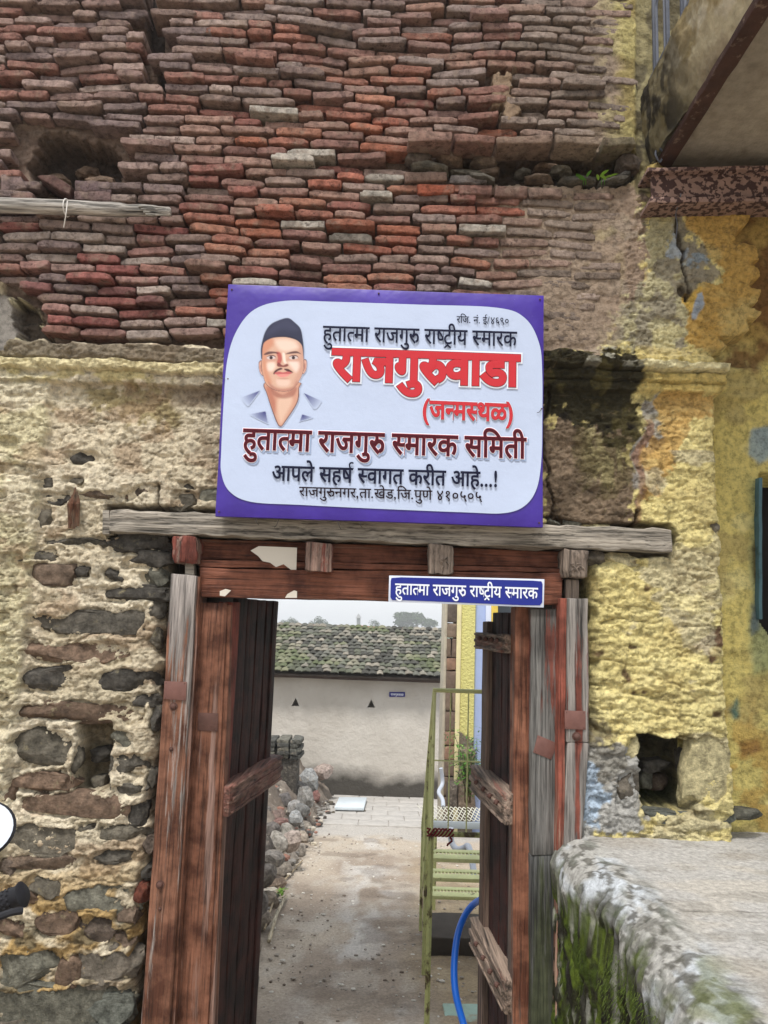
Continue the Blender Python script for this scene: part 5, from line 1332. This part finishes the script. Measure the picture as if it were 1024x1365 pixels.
while x < x1h - .1:
    mb = MB(); w_ = random.uniform(.2, .28)
    pts = [(0, -.09, -.03), (0, -.05, .022), (0, 0, .04), (0, .05, .022), (0, .09, -.03)]
    V = [(x, yr + p[1], zr + p[2] + random.uniform(0, .02)) for p in pts] + [(x + w_, yr + p[1], zr + p[2]) for p in pts]
    V += [(a, b_, c_ - .014) for a, b_, c_ in V]
    Fc = [(i, i + 5, i + 6, i + 1) for i in range(4)] + [(i + 10, i + 11, i + 16, i + 15) for i in range(4)] + [(i, i + 1, i + 11, i + 10) for i in range(4)] + [(i + 5, i + 15, i + 16, i + 6) for i in range(4)] + [(0, 10, 15, 5), (4, 9, 19, 14)]
    mb.add(V, Fc); mb.build('ridge_tile', random.choice(cr + cr[1:]), FH); x += w_ * .97
HS = empty('house_name_plate', P(530, 926, YH - .02), 'tiny blue plate with white writing on the beige house wall', 'sign')
mb = MB(); pxbox(mb, [(519, 922.5), (540, 922.5), (540, 929), (519, 929)], YH - .02, .015, bev=.003); mb.build('plate', flat('tiny_blue', (44, 44, 120), .5), HS)
fit_text('राजगुरUवाडा', .02, (521, 924.5), (538, 925), (521, 927), None, YH - .024, C_WHT, HS)

# ------------------------------------------------------------------ courtyard: painted building at right
YP = 9.0
PB = empty('painted_building', (P(620, 1070, YP).x, YP, zground(YP)), 'tall building with stone corner, yellow strip and pale blue wall behind the stair', 'building')
zt_ = P(620, 740, YP).z
def pbx(name, px0, px1, Y0, th, mat, zb_=None, zt=None, **k):
    a = P(px0, 950, Y0).x; c = P(px1, 950, Y0).x; mb = MB(); box(mb, (a, Y0, (zground(Y0) - .05) if zb_ is None else zb_), (c, Y0 + th, zt_ if zt is None else zt), **k); return mb.build(name, mat, PB)
pbx('wall_edge', 590.5, 594, YP + .02, .5, basic('edge_beige', (176, 168, 150), .9))
# stone quoins, one by one
zc = zground(YP) - .02
while zc < zt_:
    h_ = random.uniform(.15, .24); mb = MB(); a = P(594, 950, YP).x; c = P(607, 950, YP).x
    if random.random() < .35:
        mid = a + (c - a) * random.uniform(.35, .65); box(mb, (a, YP - .01, zc), (mid - .004, YP + .4, zc + h_ - .012), seg=(3, 1, 3), jit=.008, js=12, bev=.012)
        mb.build('quoin_stone', basic('quoin_a', random.choice(((112, 96, 82), (96, 86, 78))), .9, .35, 10, .01, 30), PB); mb = MB()
        box(mb, (mid + .004, YP - .01, zc), (c, YP + .4, zc + h_ - .012), seg=(3, 1, 3), jit=.008, js=12, bev=.012)
    else: box(mb, (a, YP - .01, zc), (c, YP + .4, zc + h_ - .012), seg=(4, 1, 3), jit=.008, js=12, bev=.012)
    mb.build('quoin_stone', basic('quoin_b', random.choice(((126, 110, 94), (108, 92, 80), (94, 84, 76), (134, 106, 88))), .9, .35, 10, .01, 30), PB); zc += h_
pbx('cream_strip', 607, 613, YP - .02, .5, basic('cream_paint', (214, 204, 160), .85, .15, 5))
def yel():
    m_, t, b = newmat('yellow_roughcast'); g = N(t); geo = g('NewGeometry').outputs['Position']; z_ = g('SeparateXYZ', {0: geo}).outputs[2]
    nn = noise_(g, geo, 3, 5, .6); zz = P(620, 985, YP).z
    hgt = g('Math', {0: z_, 1: zz}, operation='SUBTRACT').outputs[0]
    f = ramp(g, g('Math', {0: hgt, 1: g('Math', {0: nn, 1: .5}, operation='SUBTRACT').outputs[0]}, operation='SUBTRACT').outputs[0], [(.0, gray(1)), (.05, gray(0))])
    t.links.new(mixc(g, f, lin4((206, 200, 128)), lin4((118, 108, 94))), b.inputs['Base Color']); b.inputs['Roughness'].default_value = .95
    t.links.new(bumpn(g, noise_(g, geo, 34, 4, .6), .03, .9), b.inputs['Normal']); return m_
pbx('yellow_wall', 613, 632, YP, .5, yel())
pbx('blue_wall', 632, 700, YP + .04, .5, basic('pale_blue_paint', (160, 176, 214), .8, .08, 3, .004, 20))
mb = MB(); pxbox(mb, [(655, 780), (664, 780), (664, 900), (655, 900)], YP + .01, .04, bev=.004); wf = mb.build('window', basic('window_yellow', (214, 186, 84), .6), PB)
mb = MB(); pxbox(mb, [(664, 784), (690, 784), (690, 896), (664, 896)], YP + .02, .02, bev=.002); mb.build('pane', flat('pane_dark', (60, 66, 72), .2), wf)
mb = MB(); pxbox(mb, [(648, 780), (655, 780), (655, 905), (648, 905)], YP + .0, .04, bev=.004); mb.build('window_sill', flat('pale_trim', (206, 214, 232), .6), wf)
for q, c in (([(612, 1040), (634, 1040), (634, 1080), (610, 1080)], (112, 98, 84)), ([(598, 1046), (610, 1046), (610, 1078), (598, 1078)], (90, 82, 74)), ([(614, 1000), (634, 1000), (634, 1040), (613, 1040)], (124, 110, 94))):
    mb = MB(); pxbox(mb, q, YP - .22, .22, seg=(4, 2, 5), jit=.02, js=6, bev=.02); o = mb.build('plinth_stone', M_RUB, PB); o.color = lin4(c)
# shrub in front of it
SH = empty('yard_shrub', (P(625, 1070, 7.4).x, 7.4, zground(7.4)), 'leafy shrub with small green and yellow leaves behind the stair railing', 'shrub')
mb = MB(); tips = []
for k in range(16):
    b0 = Vector((P(624, 1070, 7.4).x + random.uniform(-.03, .03), 7.4, P(620, 1070, 7.4).z)); tp = P(random.uniform(605, 645), random.uniform(975, 1030), 7.4 + random.uniform(-.2, .2))
    mid = b0.lerp(tp, .5) + Vector((random.uniform(-.05, .05), 0, .05)); pts = catmull([b0, mid, tp], 4); tube(mb, pts, [.005 - .0004 * i for i in range(len(pts))], 5); tips += [Vector(p) for p in pts[3:]]
mb.build('stem', basic('twig', (84, 72, 50), .9, bump=0), SH)
mb = MB()
for k in range(1100):
    p = random.choice(tips) + Vector((random.gauss(0, .045), random.gauss(0, .05), random.gauss(0, .05))); a = random.uniform(0, 6.28)
    leaf_geo(mb, p, (math.cos(a), math.sin(a), random.uniform(-.4, .5)), random.uniform(.03, .055), .008, random.choice((0, 0, 1, 2)))
o = mb.build('foliage', [leafm, leafl, basic('leaf_dark', (44, 72, 30), .6, bump=0)], SH, smooth=False)

# ------------------------------------------------------------------ rubble heap, kerb, loose things on the path
RB = []
for i in range(12):
    V, Fc = rock(i + 50, 2, .6, 14, .06); me = bpy.data.meshes.new('stone'); me.from_pydata([tuple(p) for p in V], [], Fc)
    me.polygons.foreach_set('use_smooth', [True] * len(Fc)); me.set_sharp_from_angle(angle=math.radians(25)); me.materials.append(M_RUB); RB.append(me)
KERB = [(448, 1040, 9), (437, 1052, 12), (426, 1076, 14), (418, 1092, 15), (411, 1108, 15), (408, 1122, 13), (402, 1140, 16), (394, 1150, 17), (384, 1168, 18), (374, 1186, 20), (364, 1208, 22), (355, 1238, 24), (344, 1275, 28), (333, 1320, 32)]
KB = empty('stone_kerb', G(400, 1140), 'row of rough pinkish grey kerb stones along the left side of the path', 'kerb')
for i, (a, b_, s) in enumerate(KERB):
    g_ = G(a, b_); r_ = s / 1000 * g_.y * .62
    o = link_mesh('stone', RB[i % 12], KB, (g_.x - r_ * .7, g_.y, g_.z + r_ * .55), (random.uniform(-.2, .2), random.uniform(-.2, .2), random.uniform(0, 3)), (r_, r_ * 1.25, r_ * .85))
    c = random.choice(((156, 144, 130), (148, 140, 130), (160, 142, 126), (140, 132, 122))); o.color = lin4(c)
HEAP = empty('rubble_heap', G(380, 1120), 'heap of broken stones and bricks behind the kerb on the left', 'rubble')
HL = [(413, 1042, 17, 30, (150, 152, 150)), (430, 1030, 24, 18, (168, 140, 124)), (398, 1050, 22, 16, (120, 114, 108)), (408, 1064, 20, 26, (146, 142, 134)), (392, 1078, 18, 16, (150, 146, 140)), (378, 1066, 20, 16, (108, 100, 96)), (368, 1088, 20, 12, (140, 108, 94)), (372, 1098, 22, 12, (140, 88, 76)), (421, 1060, 9, 12, (146, 84, 74)), (395, 1092, 18, 16, (148, 150, 148)), (382, 1108, 22, 18, (150, 142, 126)), (372, 1124, 26, 22, (158, 148, 132)), (388, 1122, 22, 24, (178, 152, 134)), (365, 1145, 26, 18, (132, 122, 110)), (372, 1040, 26, 20, (104, 98, 92)), (360, 1060, 26, 22, (96, 88, 82)), (358, 1110, 26, 22, (110, 100, 92)), (352, 1165, 30, 26, (120, 108, 96)), (345, 1130, 30, 26, (100, 90, 82)), (384, 1052, 18, 12, (128, 120, 110)), (403, 1080, 16, 14, (120, 120, 116)), (345, 1090, 30, 26, (110, 100, 92)), (340, 1200, 34, 30, (120, 106, 94))]
for i, (a, b_, w_, h_, c) in enumerate(HL):
    base = G(a + 12, b_ + 34); Y = base.y * .97; p = P(a, b_, Y); sc = Y / 1000 * .58
    o = link_mesh('stone', RB[(i * 5) % 12], HEAP, p, (random.uniform(-.5, .5), random.uniform(-.3, .3), random.uniform(0, 3)), (w_ * sc, (w_ + h_) * .5 * sc, h_ * sc)); gk = sum(c) / 3; o.color = lin4(tuple(v * .55 + gk * .45 for v in c))
# earth mound carrying the heap
def mound():
    xs = np.linspace(-2.4, -.1, 70); ys = np.linspace(3.3, 11.8, 150); X, Y = np.meshgrid(xs, ys, indexing='ij')
    kx = -.80 - .0 * Y + .035 * (Y - 4); h = ss(0, .9, kx - X) * .62 * ss(3.3, 4.2, Y) + ss(0, .25, kx - X) * .10
    h = h + (fbm(X * 4, Y * 4, 4, 701) * .09 + fbm(X * 15, Y * 15, 3, 702) * .04) * ss(.0, .2, kx - X) - .06
    h = np.where(X > kx, -.06, h); Z = np.vectorize(zground)(Y) + h
    C = np.zeros(X.shape + (3,)); C[:] = lin((116, 106, 96)); m2 = ss(0, .4, fbm(X * 6, Y * 6, 5, 703))[..., None]; C = C * (1 - m2 * .6) + np.array(lin((150, 140, 128))) * m2 * .6
    gridmesh('earth_mound', np.stack([X, Y, Z], -1).reshape(-1, 3), C.reshape(-1, 3), 70, 150, mat_attr('mound_earth', .95, 20, .02, 30, .35), HEAP)
    mb = MB(); rg = random.Random(9)
    for k in range(700):
        y = rg.uniform(3.8, 11); x = -.78 + .035 * (y - 4) - rg.random() * 1.1; hh = .62 * float(ss(0, .9, -.80 + .035 * (y - 4) - x)) + .06; r_ = rg.uniform(.015, .045)
        V, Fc = ico(1); s = np.array([rg.uniform(.6, 1.4), rg.uniform(.6, 1.4), rg.uniform(.4, .9)]) * r_; mb.add(V * s + np.array([x, y, zground(y) + hh - .03]), Fc, rg.choice((0, 0, 1, 2, 3)))
    o = mb.build('stone_chips', [basic('chip_grey', (128, 124, 118), .9, bump=0), basic('chip_pale', (172, 164, 150), .9, bump=0), basic('chip_red', (140, 104, 90), .9, bump=0), basic('chip_dark', (82, 76, 72), .9, bump=0)], HEAP, smooth=False); o['kind'] = 'stuff'
mound()
# ruined stone stub behind the heap
ST = empty('stone_stub', G(385, 1040), 'low dark stub of layered old masonry behind the rubble', 'masonry')
yst = 9.6
for j in range(5):
    z0 = P(385, 1012 - j * 5, yst).z; 
    for (a, c) in ((340, 368), (369, 386), (387, 402 - j % 2 * 4)):
        mb = MB(); xa, xc_ = P(a, 1000, yst).x, P(c, 1000, yst).x; box(mb, (xa, yst - random.uniform(0, .04), z0), (xc_ - .01, yst + .4, z0 + .047), seg=(4, 2, 1), jit=.02, js=8, bev=.008); o = mb.build('stone', M_RUB, ST); o.color = lin4(random.choice(((92, 92, 86), (76, 76, 72), (106, 104, 94))))
mb = MB(); z0 = zground(yst); box(mb, (P(338, 1000, yst).x, yst + .03, z0 - .1), (P(396, 1000, yst).x, yst + .45, P(385, 1012, yst).z), bev=.02, seg=(4, 1, 4), jit=.03, js=5); o = mb.build('stub_base', M_RUB, ST); o.color = lin4((84, 80, 74))
# marble slab on the path
g0 = G(466, 1080); mb = MB(); c4 = [G(446, 1083), G(485, 1084), G(489, 1069.5), G(452, 1069)]
hexa(mb, [p + Vector((0, 0, .03)) for p in c4] + [p + Vector((0, 0, .07)) for p in c4], bev=.006, seg=(2, 2, 1), jit=.003)
tag(mb.build('marble_slab', basic('pale_marble', (206, 216, 222), .35, .08, 6, .001, 20)), 'loose pale marble slab lying on the path before the house', 'slab')
SBK = [(444, 1085, 5), (486, 1083, 4), (440, 1074, 8)]
for i, (a, b_, s) in enumerate(SBK):
    g_ = G(a, b_); r_ = s / 1000 * g_.y * .5; mb = MB(); V, Fc = rock(80 + i, 2); mb.add(V * r_ + np.array(g_ + Vector((0, 0, r_ * .5))), Fc); o = mb.build('loose_stone', M_RUB); o.color = lin4((96, 90, 78))
    tag(o, ('small dark stone under the left end of the marble slab', 'small dark stone at the right end of the marble slab', 'mossy stone left of the marble slab')[i], 'stone')
g_ = G(418, 1126); mb = MB(); V, Fc = rock(90, 1); mb.add(V * np.array([.035, .03, .02]) + np.array(g_ + Vector((0, 0, .012))), Fc); o = mb.build('loose_stone', M_RUB); o.color = lin4((196, 186, 166)); tag(o, 'small pale stone chip lying alone on the path beside the kerb', 'stone')
# stick / pipe along the kerb
mb = MB(); tube(mb, [G(358, 1262) + Vector((0, 0, .03)), G(368, 1225) + Vector((0, 0, .03)), G(381, 1199) + Vector((0, 0, .02))], .013, 8); tag(mb.build('cane_stick', mat_wood('cane', 'y', (170, 156, 130), [(-1, .5), (1, .5)], (176, 166, 144))), 'pale straight stick lying against the kerb stones', 'stick')
mb = MB(); tube(mb, catmull([G(352, 1250) + Vector((0, 0, .05)), G(371, 1190) + Vector((0, 0, .03)), G(390, 1165) + Vector((0, 0, .02)), G(403, 1150) + Vector((0, 0, .02))], 5), .007, 6); tag(mb.build('thin_stick', basic('twig_brown', (150, 136, 112), .9, bump=0)), 'thin bent twig running along the foot of the kerb', 'stick')
WD = empty('path_weed', G(373, 1198), 'tiny light green weed sprouting at the foot of the kerb', 'plant')
for k in range(16):
    mb = MB(); a = random.uniform(0, 6.28); leaf_geo(mb, G(374, 1200) + Vector((random.uniform(-.02, .02), random.uniform(-.02, .02), .02 + random.uniform(0, .05))), (math.cos(a), math.sin(a), .8), .05, .010); mb.build('leaf', leafl, WD)

# ------------------------------------------------------------------ steel stair with green railing
LG = basic('green_yellow_paint', (212, 216, 156), .5, .18, 10, .001, 40, c2=(100, 92, 50), c2amt=(.60, .68), c2scale=14)
LGD = basic('green_dirty', (176, 180, 120), .6, .3, 10, .001, 40, c2=(74, 62, 40), c2amt=(.5, .62), c2scale=10)
STR_ = empty('steel_stair', G(590, 1318), 'pale green steel stair with open treads and tall railing inside the gate', 'stair')
Y1 = 3.9; X1 = P(575, 1110, Y1).x; xR = .80
def sq(name, a, b_, r_, mat, par=STR_, n=4):
    mb = MB(); tube(mb, [a, b_], r_, n); return mb.build(name, mat, par, smooth=n > 4, angle=40)
zt1 = P(580, 920, Y1).z; zp1 = P(600, 1112, Y1).z
sq('post', Vector((X1, Y1, 0 + zground(Y1) - .02)), Vector((X1, Y1, zp1)), .013, LGD)
sq('post', Vector((X1 - .0, Y1, zp1)), Vector((X1, Y1, zt1 + .004)), .0085, LG)
sq('rail', Vector((X1 - .008, Y1, zt1)), Vector((xR, Y1, zt1)), .011, LG, n=10)
sq('rail', Vector((X1, Y1, P(590, 1014, Y1).z)), Vector((xR, Y1, P(590, 1014, Y1).z)), .004, LG, n=6)
sq('rail', Vector((X1 + .01, Y1, zp1)), Vector((xR, Y1, zp1)), .013, LGD, n=10)
for k in range(4): sq('baluster', Vector((X1 + .083 + k * .09, Y1, zp1)), Vector((X1 + .083 + k * .09, Y1, zt1)), .0038, LG, n=6)
# side railing descending away
E1 = Vector((X1, Y1, zt1)); E2 = Vector((P(563, 1105, 5.6).x, 5.6, P(563, 1105, 5.6).z))
sq('handrail', E1, E2, .010, LG, n=8); lowoff = Vector((0, 0, -.62))
sq('handrail', E1 + lowoff, E2 + lowoff * .8, .007, LG, n=8)
for k in range(1, 10):
    t = k / 10; p = E1.lerp(E2, t); q = (E1 + lowoff).lerp(E2 + lowoff * .8, t); sq('baluster', p, q, .004, LG, n=6)
for yy in (4.58, 5.41):
    t = (yy - Y1) / 1.7; p = E1.lerp(E2, t); sq('post', Vector((p.x, yy, zground(yy) - .02)), p, .011, LGD)
# stringer and treads
for i, (yy, py_) in enumerate(((4.2, 1137), (4.48, 1163), (4.75, 1187))):
    z_ = P(600, py_, yy).z; xl = X1 + .02 + .02 * i
    mb = MB(); box(mb, (xl, yy - .11, z_ - .016), (xR, yy - .10, z_ + .004), bev=.002); box(mb, (xl, yy - .10, z_ - .004), (xR, yy - .035, z_ + .004), bev=.002); box(mb, (xl, yy - .0, z_ - .004), (xR, yy + .05, z_ + .004), bev=.002)
    for k in range(18): box(mb, (xl + k * .02, yy - .035, z_ - .003), (xl + k * .02 + .007, yy, z_ + .003), bev=.001)
    mb.build('tread', LG, STR_)
# dark foot under the stair
mb = MB(); box(mb, (X1 + .06, 4.9, zground(5) - .02), (xR + .1, 5.3, zground(5) + .12), bev=.01, seg=(4, 1, 2), jit=.008); mb.build('footing', basic('footing_dark', (66, 60, 54), .9), STR_)
# mesh platform further on
MP = empty('mesh_platform', (P(610, 1090, 5.9).x, 5.9, zground(5.9)), 'raised landing of pale expanded metal mesh with sheet edge behind the stair', 'platform')
ypm = 5.9; zpm = P(605, 1094, ypm).z; xm0 = P(578, 1090, ypm).x
mb = MB(); W2 = flat('mesh_white', (208, 206, 190), .6)
for k in range(40):
    for sgn in (1, -1):
        x = xm0 + k * .034; tube(mb, [(x, ypm, zpm), (x + sgn * .10, ypm + .42, zpm + .0)], .0035, 4, cap=False)
mb.build('mesh_sheet', W2, MP)
mb = MB(); box(mb, (xm0, ypm - .01, zpm - .055), (xm0 + 1.3, ypm + .0, zpm - .004), bev=.002); mb.build('edge_sheet', flat('sheet_pale', (190, 200, 206), .5), MP)
for xx in (xm0 + .02, xm0 + 1.2):
    for y_ in (ypm + .03, ypm + .4):
        mb = MB(); tube(mb, [(xx, y_, zground(y_) - .02), (xx, y_, zpm)], .012, 4); mb.build('leg', LGD, MP)
# PVC pipes
PVC = basic('pvc_white', (176, 182, 192), .4, .08, bump=0)
mb = MB(); tube(mb, catmull([P(601, 1104, 5.8), P(602, 1122, 5.8), P(609, 1132, 5.75), P(618, 1131, 5.7), P(624, 1128, 5.65), P(628, 1140, 5.5), P(633, 1170, 5.2)], 5), .022, 10)
tag(mb.build('drain_pipe', PVC), 'white plastic drain pipe bending under the steel stair', 'pipe')
mb = MB(); tube(mb, catmull([P(588, 1024, 6.6), P(590, 1044, 6.6), P(585, 1056, 6.5), P(590, 1066, 6.4), P(591, 1076, 6.3)], 5), .017, 10)
tag(mb.build('bent_pipe', PVC), 'pale bent pipe standing beside the painted building behind the railing', 'pipe')
# red rope
RP = basic('red_rope', (110, 28, 34), .9, .3, 60, .001, 200)
mb = MB(); c0 = Vector((X1, Y1, zp1))
for q in range(4):
    pts = []
    for k in range(26):
        t = k / 25; a = t * 11 + q * 1.6; pts.append(c0 + Vector((-.02 + t * .13, math.sin(a) * .019, math.cos(a) * .017 + .006)))
    tube(mb, pts, .0045, 6)
pts = [c0 + Vector((.09 + .012 * math.sin(k), -.022, -.01 - k * .008)) for k in range(6)]; tube(mb, pts, .005, 6)
tag(mb.build('red_rope', RP), 'dark red rope wound round the lower green rail', 'rope')
# hose
mb = MB(); hp = catmull([P(690, 1190, 3.95), P(650, 1196, 3.9), P(627, 1210, 3.8), P(612, 1240, 3.72), P(606, 1280, 3.66), P(607, 1320, 3.6), P(616, 1358, 3.56), P(626, 1385, 3.52), P(640, 1400, 3.45), P(670, 1404, 3.4)], 8)
tube(mb, hp, .0155, 14); HO = flat('hose_blue', (22, 96, 196), .28, .5)
tag(mb.build('garden_hose', HO), 'bright blue hose curving down beside the right door', 'hose')
# turquoise block
mb = MB(); g_ = G(606, 1352); g_ = G(590, 1342); box(mb, (g_.x, g_.y - .5, g_.z - .05), (g_.x + .22, g_.y, g_.z + .02), bev=.006, seg=(4, 2, 1), jit=.004); tag(mb.build('painted_step', basic('turquoise_paint', (150, 176, 164), .8, .2, 8, .002, 40, c2=(150, 140, 120), c2amt=(.52, .62))), 'low turquoise painted sill block under the blue hose', 'step')

# ------------------------------------------------------------------ motorcycle at far left (mirror, grip)
MC = empty('motorcycle', (-1.05, 1.25, 0), 'parked motorcycle of which the round mirror and black handgrip show at the left edge', 'motorcycle')
blk = basic('rubber_black', (28, 28, 32), .6, .2, 30, .001, 90); chrome = flat('chrome', (170, 172, 178), .18, .5, 1.0)
ym = 1.32
def pm_(a, b_, y=None): return P(a, b_, ym if y is None else y)
gd = (pm_(33, 1192) - pm_(-60, 1232)).normalized()
mb = MB(); e = pm_(33, 1191); a0 = pm_(-75, 1236); tube(mb, [a0, a0.lerp(e, .5), e - gd * .012, e - gd * .004, e], [.017, .017, .017, .021, .016], 20); gp = mb.build('handgrip', blk, MC)
mb = MB(); u_ = gd; s_ = u_.cross(Vector((0, 1, 0))).normalized(); t_ = u_.cross(s_)
for i in range(13):
    for k in range(14):
        an = 2 * math.pi * (k + .5 * (i % 2)) / 14; c0 = e - gd * (.022 + i * .0085) + (s_ * math.cos(an) + t_ * math.sin(an)) * .0165; V, Fc = ico(1); mb.add(V * .0028 + np.array(c0), Fc)
mb.build('grip_knob', blk, gp)
mb = MB(); tube(mb, catmull([pm_(30, 1214, ym - .05), pm_(10, 1218, ym - .06), pm_(-30, 1236, ym - .06), pm_(-70, 1262, ym - .03)], 5), .006, 8); mb.build('brake_lever', blk, MC)
mb = MB(); tube(mb, catmull([a0, a0 + Vector((-.08, -.02, -.02)), a0 + Vector((-.2, -.1, -.06)), a0 + Vector((-.35, -.12, -.06)), a0 + Vector((-.6, -.02, .0))], 5), .011, 10); mb.build('handlebar', chrome, MC)
c0 = pm_(-27, 1106, ym); R_ = .052
mb = MB(); ring = []
for r_, dy in ((.0, .0), (R_ * .7, .0), (R_, .001)): pass
n = 32; V = [c0 + Vector((math.cos(2 * math.pi * k / n) * R_ * 1.05, 0, math.sin(2 * math.pi * k / n) * R_ * .86)) for k in range(n)]
mb.add([c0 + Vector((0, -.001, 0))] + V, [(0, k + 1, (k + 1) % n + 1) for k in range(n)])
gl = flat('mirror_glass', (235, 238, 244), .04, .5, 1.0)
mm_ = MB(); Vb = [c0 + (p - c0) * 1.0 for p in V]; Vc = [c0 + (p - c0) * .72 + Vector((0, .03, 0)) for p in V]; Va = [c0 + (p - c0) * 1.07 + Vector((0, .004, 0)) for p in V]
mm_.add(Vb + Va + Vc, [(k, (k + 1) % n, (k + 1) % n + n, k + n) for k in range(n)] + [(k + n, (k + 1) % n + n, (k + 1) % n + 2 * n, k + 2 * n) for k in range(n)] + [tuple(range(2 * n, 3 * n))])
sh_ = mm_.build('mirror_shell', blk, MC); go = mb.build('mirror_glass', gl, sh_)
# tilt mirror towards the sky
for o_ in (sh_,):
    off = c0 - parent_off(MC); o_.matrix_local = Matrix.Translation(off) @ Matrix.Rotation(math.radians(-26), 4, 'X') @ Matrix.Translation(-off)
mb = MB(); tube(mb, catmull([c0 + Vector((0, .03, -.01)), c0 + Vector((-.03, .03, -.07)), a0 + Vector((-.06, 0, .02)), a0 + Vector((-.08, -.02, -.01))], 5), .005, 8); mb.build('mirror_stem', blk, MC)
# rest of the machine, outside the frame to the left
xb = a0.x - .34; yb = ym - .12
mb = MB()
for s_x in (-.07, .07): tube(mb, [(xb + s_x, yb + .02, 1.0), (xb + s_x, yb + .36, .30)], .017, 10)
mb.build('fork', chrome, MC)
mb = MB(); wc = Vector((xb, yb + .38, .30)); tube(mb, [wc + Vector((0, math.cos(a) * .26, math.sin(a) * .26)) for a in np.linspace(0, 6.2832, 33)], .045, 10, cap=False); wh = mb.build('wheel', blk, MC)
mb = MB()
for k in range(10): a = k * .6283; tube(mb, [wc, wc + Vector((0, math.cos(a) * .22, math.sin(a) * .22))], .006, 5)
tube(mb, [wc + Vector((-.09, 0, 0)), wc + Vector((.09, 0, 0))], .02, 10); mb.build('spoke', chrome, wh)
mb = MB(); V, Fc = ico(3); mb.add(V * np.array([.09, .07, .09]) + np.array([xb, yb + .12, .93]), Fc); mb.build('headlight', chrome, MC)
mb = MB(); mb.add(V * np.array([.13, .27, .11]) + np.array([xb, yb - .32, .86]), Fc); mb.build('tank', flat('tank_red', (120, 20, 24), .25), MC)
mb = MB(); box(mb, (xb - .12, yb - 1.05, .76), (xb + .12, yb - .5, .84), bev=.03, seg=(3, 6, 1)); mb.build('seat', blk, MC)

for o in bpy.data.objects:
    if o.name.split('.')[0] in ('nail', 'end_grain_ridge', 'tie_wire', 'splinter', 'stem', 'grip_knob', 'screw'): o['kind'] = 'stuff'
# ------------------------------------------------------------------ distant trees and air
def far_tree(px, py, wpx, hpx, Y, label, seed, dens=1):
    rg = random.Random(seed); top = P(px, py - hpx, Y); zg = -4.2; w_ = wpx / 1000 * Y; h_ = top.z - zg
    R0 = empty('far_tree', (top.x, Y, zg), label, 'tree', 'hazy trees beyond the tiled roof')
    mb = MB(); tube(mb, [(top.x, Y, zg), (top.x + w_ * .02, Y, zg + h_ * .5), (top.x, Y, zg + h_ * .8)], [w_ * .05, w_ * .035, w_ * .015], 6); mb.build('trunk', TRK, R0)
    mb = MB(); nl = 7
    lobes = [(rg.uniform(-.32, .32) * w_, rg.uniform(-.2, .2) * w_, rg.uniform(.5, .86), rg.uniform(.16, .28)) for _ in range(nl)] + [(0, 0, .84, .2), (-.3 * w_, 0, .6, .2), (.3 * w_, 0, .6, .2)]
    for k in range(int(1500 * dens)):
        lx, ly, lz, lr = rg.choice(lobes); d = Vector((rg.gauss(0, 1), rg.gauss(0, 1), rg.gauss(0, 1))).normalized() * (rg.random() ** .4)
        p = Vector((top.x + lx, Y + ly, zg + h_ * lz)) + Vector((d.x * lr * w_, d.y * lr * w_, d.z * min(lr * w_, h_ * .16)))
        s = w_ * .022 * rg.uniform(.6, 1.4); n = Vector((rg.gauss(0, 1), rg.gauss(0, 1), rg.gauss(0, 1))).normalized(); a = n.cross(Vector((0, 0, 1))).normalized(); b_ = n.cross(a)
        mb.add([p - a * s, p + b_ * s, p + a * s, p - b_ * s], [(0, 1, 2, 3)], rg.choice((0, 0, 1)))
    mb.build('crown', [TL1, TL2], R0, smooth=False)
TRK = basic('bark', (90, 78, 66), .9, bump=0); TL1 = basic('crown_green', (62, 84, 42), .8, bump=0); TL2 = basic('crown_deep', (44, 62, 32), .8, bump=0)
far_tree(555, 836, 60, 20, 230, 'broad round hazy tree on the skyline, right of centre above the roof', 1, 2)
far_tree(425, 836, 30, 15, 180, 'pale hazy round tree on the skyline left of centre above the roof', 2)
far_tree(391, 836, 22, 13, 190, 'small faint tree at the left end of the skyline beside the door', 3)
far_tree(500, 836, 16, 12, 200, 'small faint ragged tree between the tower and the broad tree', 4)
far_tree(378, 836, 18, 12, 175, 'half hidden faint tree behind the left door edge', 5)
TW = empty('far_tower', (P(478, 836, 220).x, 220, -4.2), 'slim faint tower standing on the hazy skyline above the roof', 'tower')
mb = MB(); pxbox(mb, [(475.5, 822), (480.5, 822), (480.5, 900), (475.5, 900)], 220, 1.5, bev=.05); mb.build('shaft', basic('tower_stone', (150, 150, 150), .9, bump=0), TW)
mb = MB(); tube(mb, [P(478, 824, 220), P(478, 818, 220)], [.9, .1], 8); mb.build('spire', basic('tower_stone2', (150, 150, 150), .9, bump=0), TW)
mb = MB(); box(mb, (-14, -3.5, -8), (80, 235, 16), bev=0.001)
hz = bpy.data.meshes.new('haze'); hv = [(-60, -8, -9), (60, -8, -9), (60, 240, -9), (-60, 240, -9), (-60, -8, 14), (60, -8, 14), (60, 240, 14), (-60, 240, 14)]
hz.from_pydata(hv, [], [(0, 3, 2, 1), (4, 5, 6, 7), (0, 1, 5, 4), (1, 2, 6, 5), (2, 3, 7, 6), (3, 0, 4, 7)])
hm = bpy.data.materials.new('haze_air'); hm.use_nodes = True; t = hm.node_tree; t.nodes.clear(); out = t.nodes.new('ShaderNodeOutputMaterial'); pv = t.nodes.new('ShaderNodeVolumePrincipled')
pv.inputs['Color'].default_value = (.985, .995, 1, 1); pv.inputs['Density'].default_value = .0022; pv.inputs['Anisotropy'].default_value = .2
t.links.new(pv.outputs[0], out.inputs['Volume']); hz.materials.append(hm)
ho = bpy.data.objects.new('haze', hz); COL.objects.link(ho); tag(ho, kind='stuff')
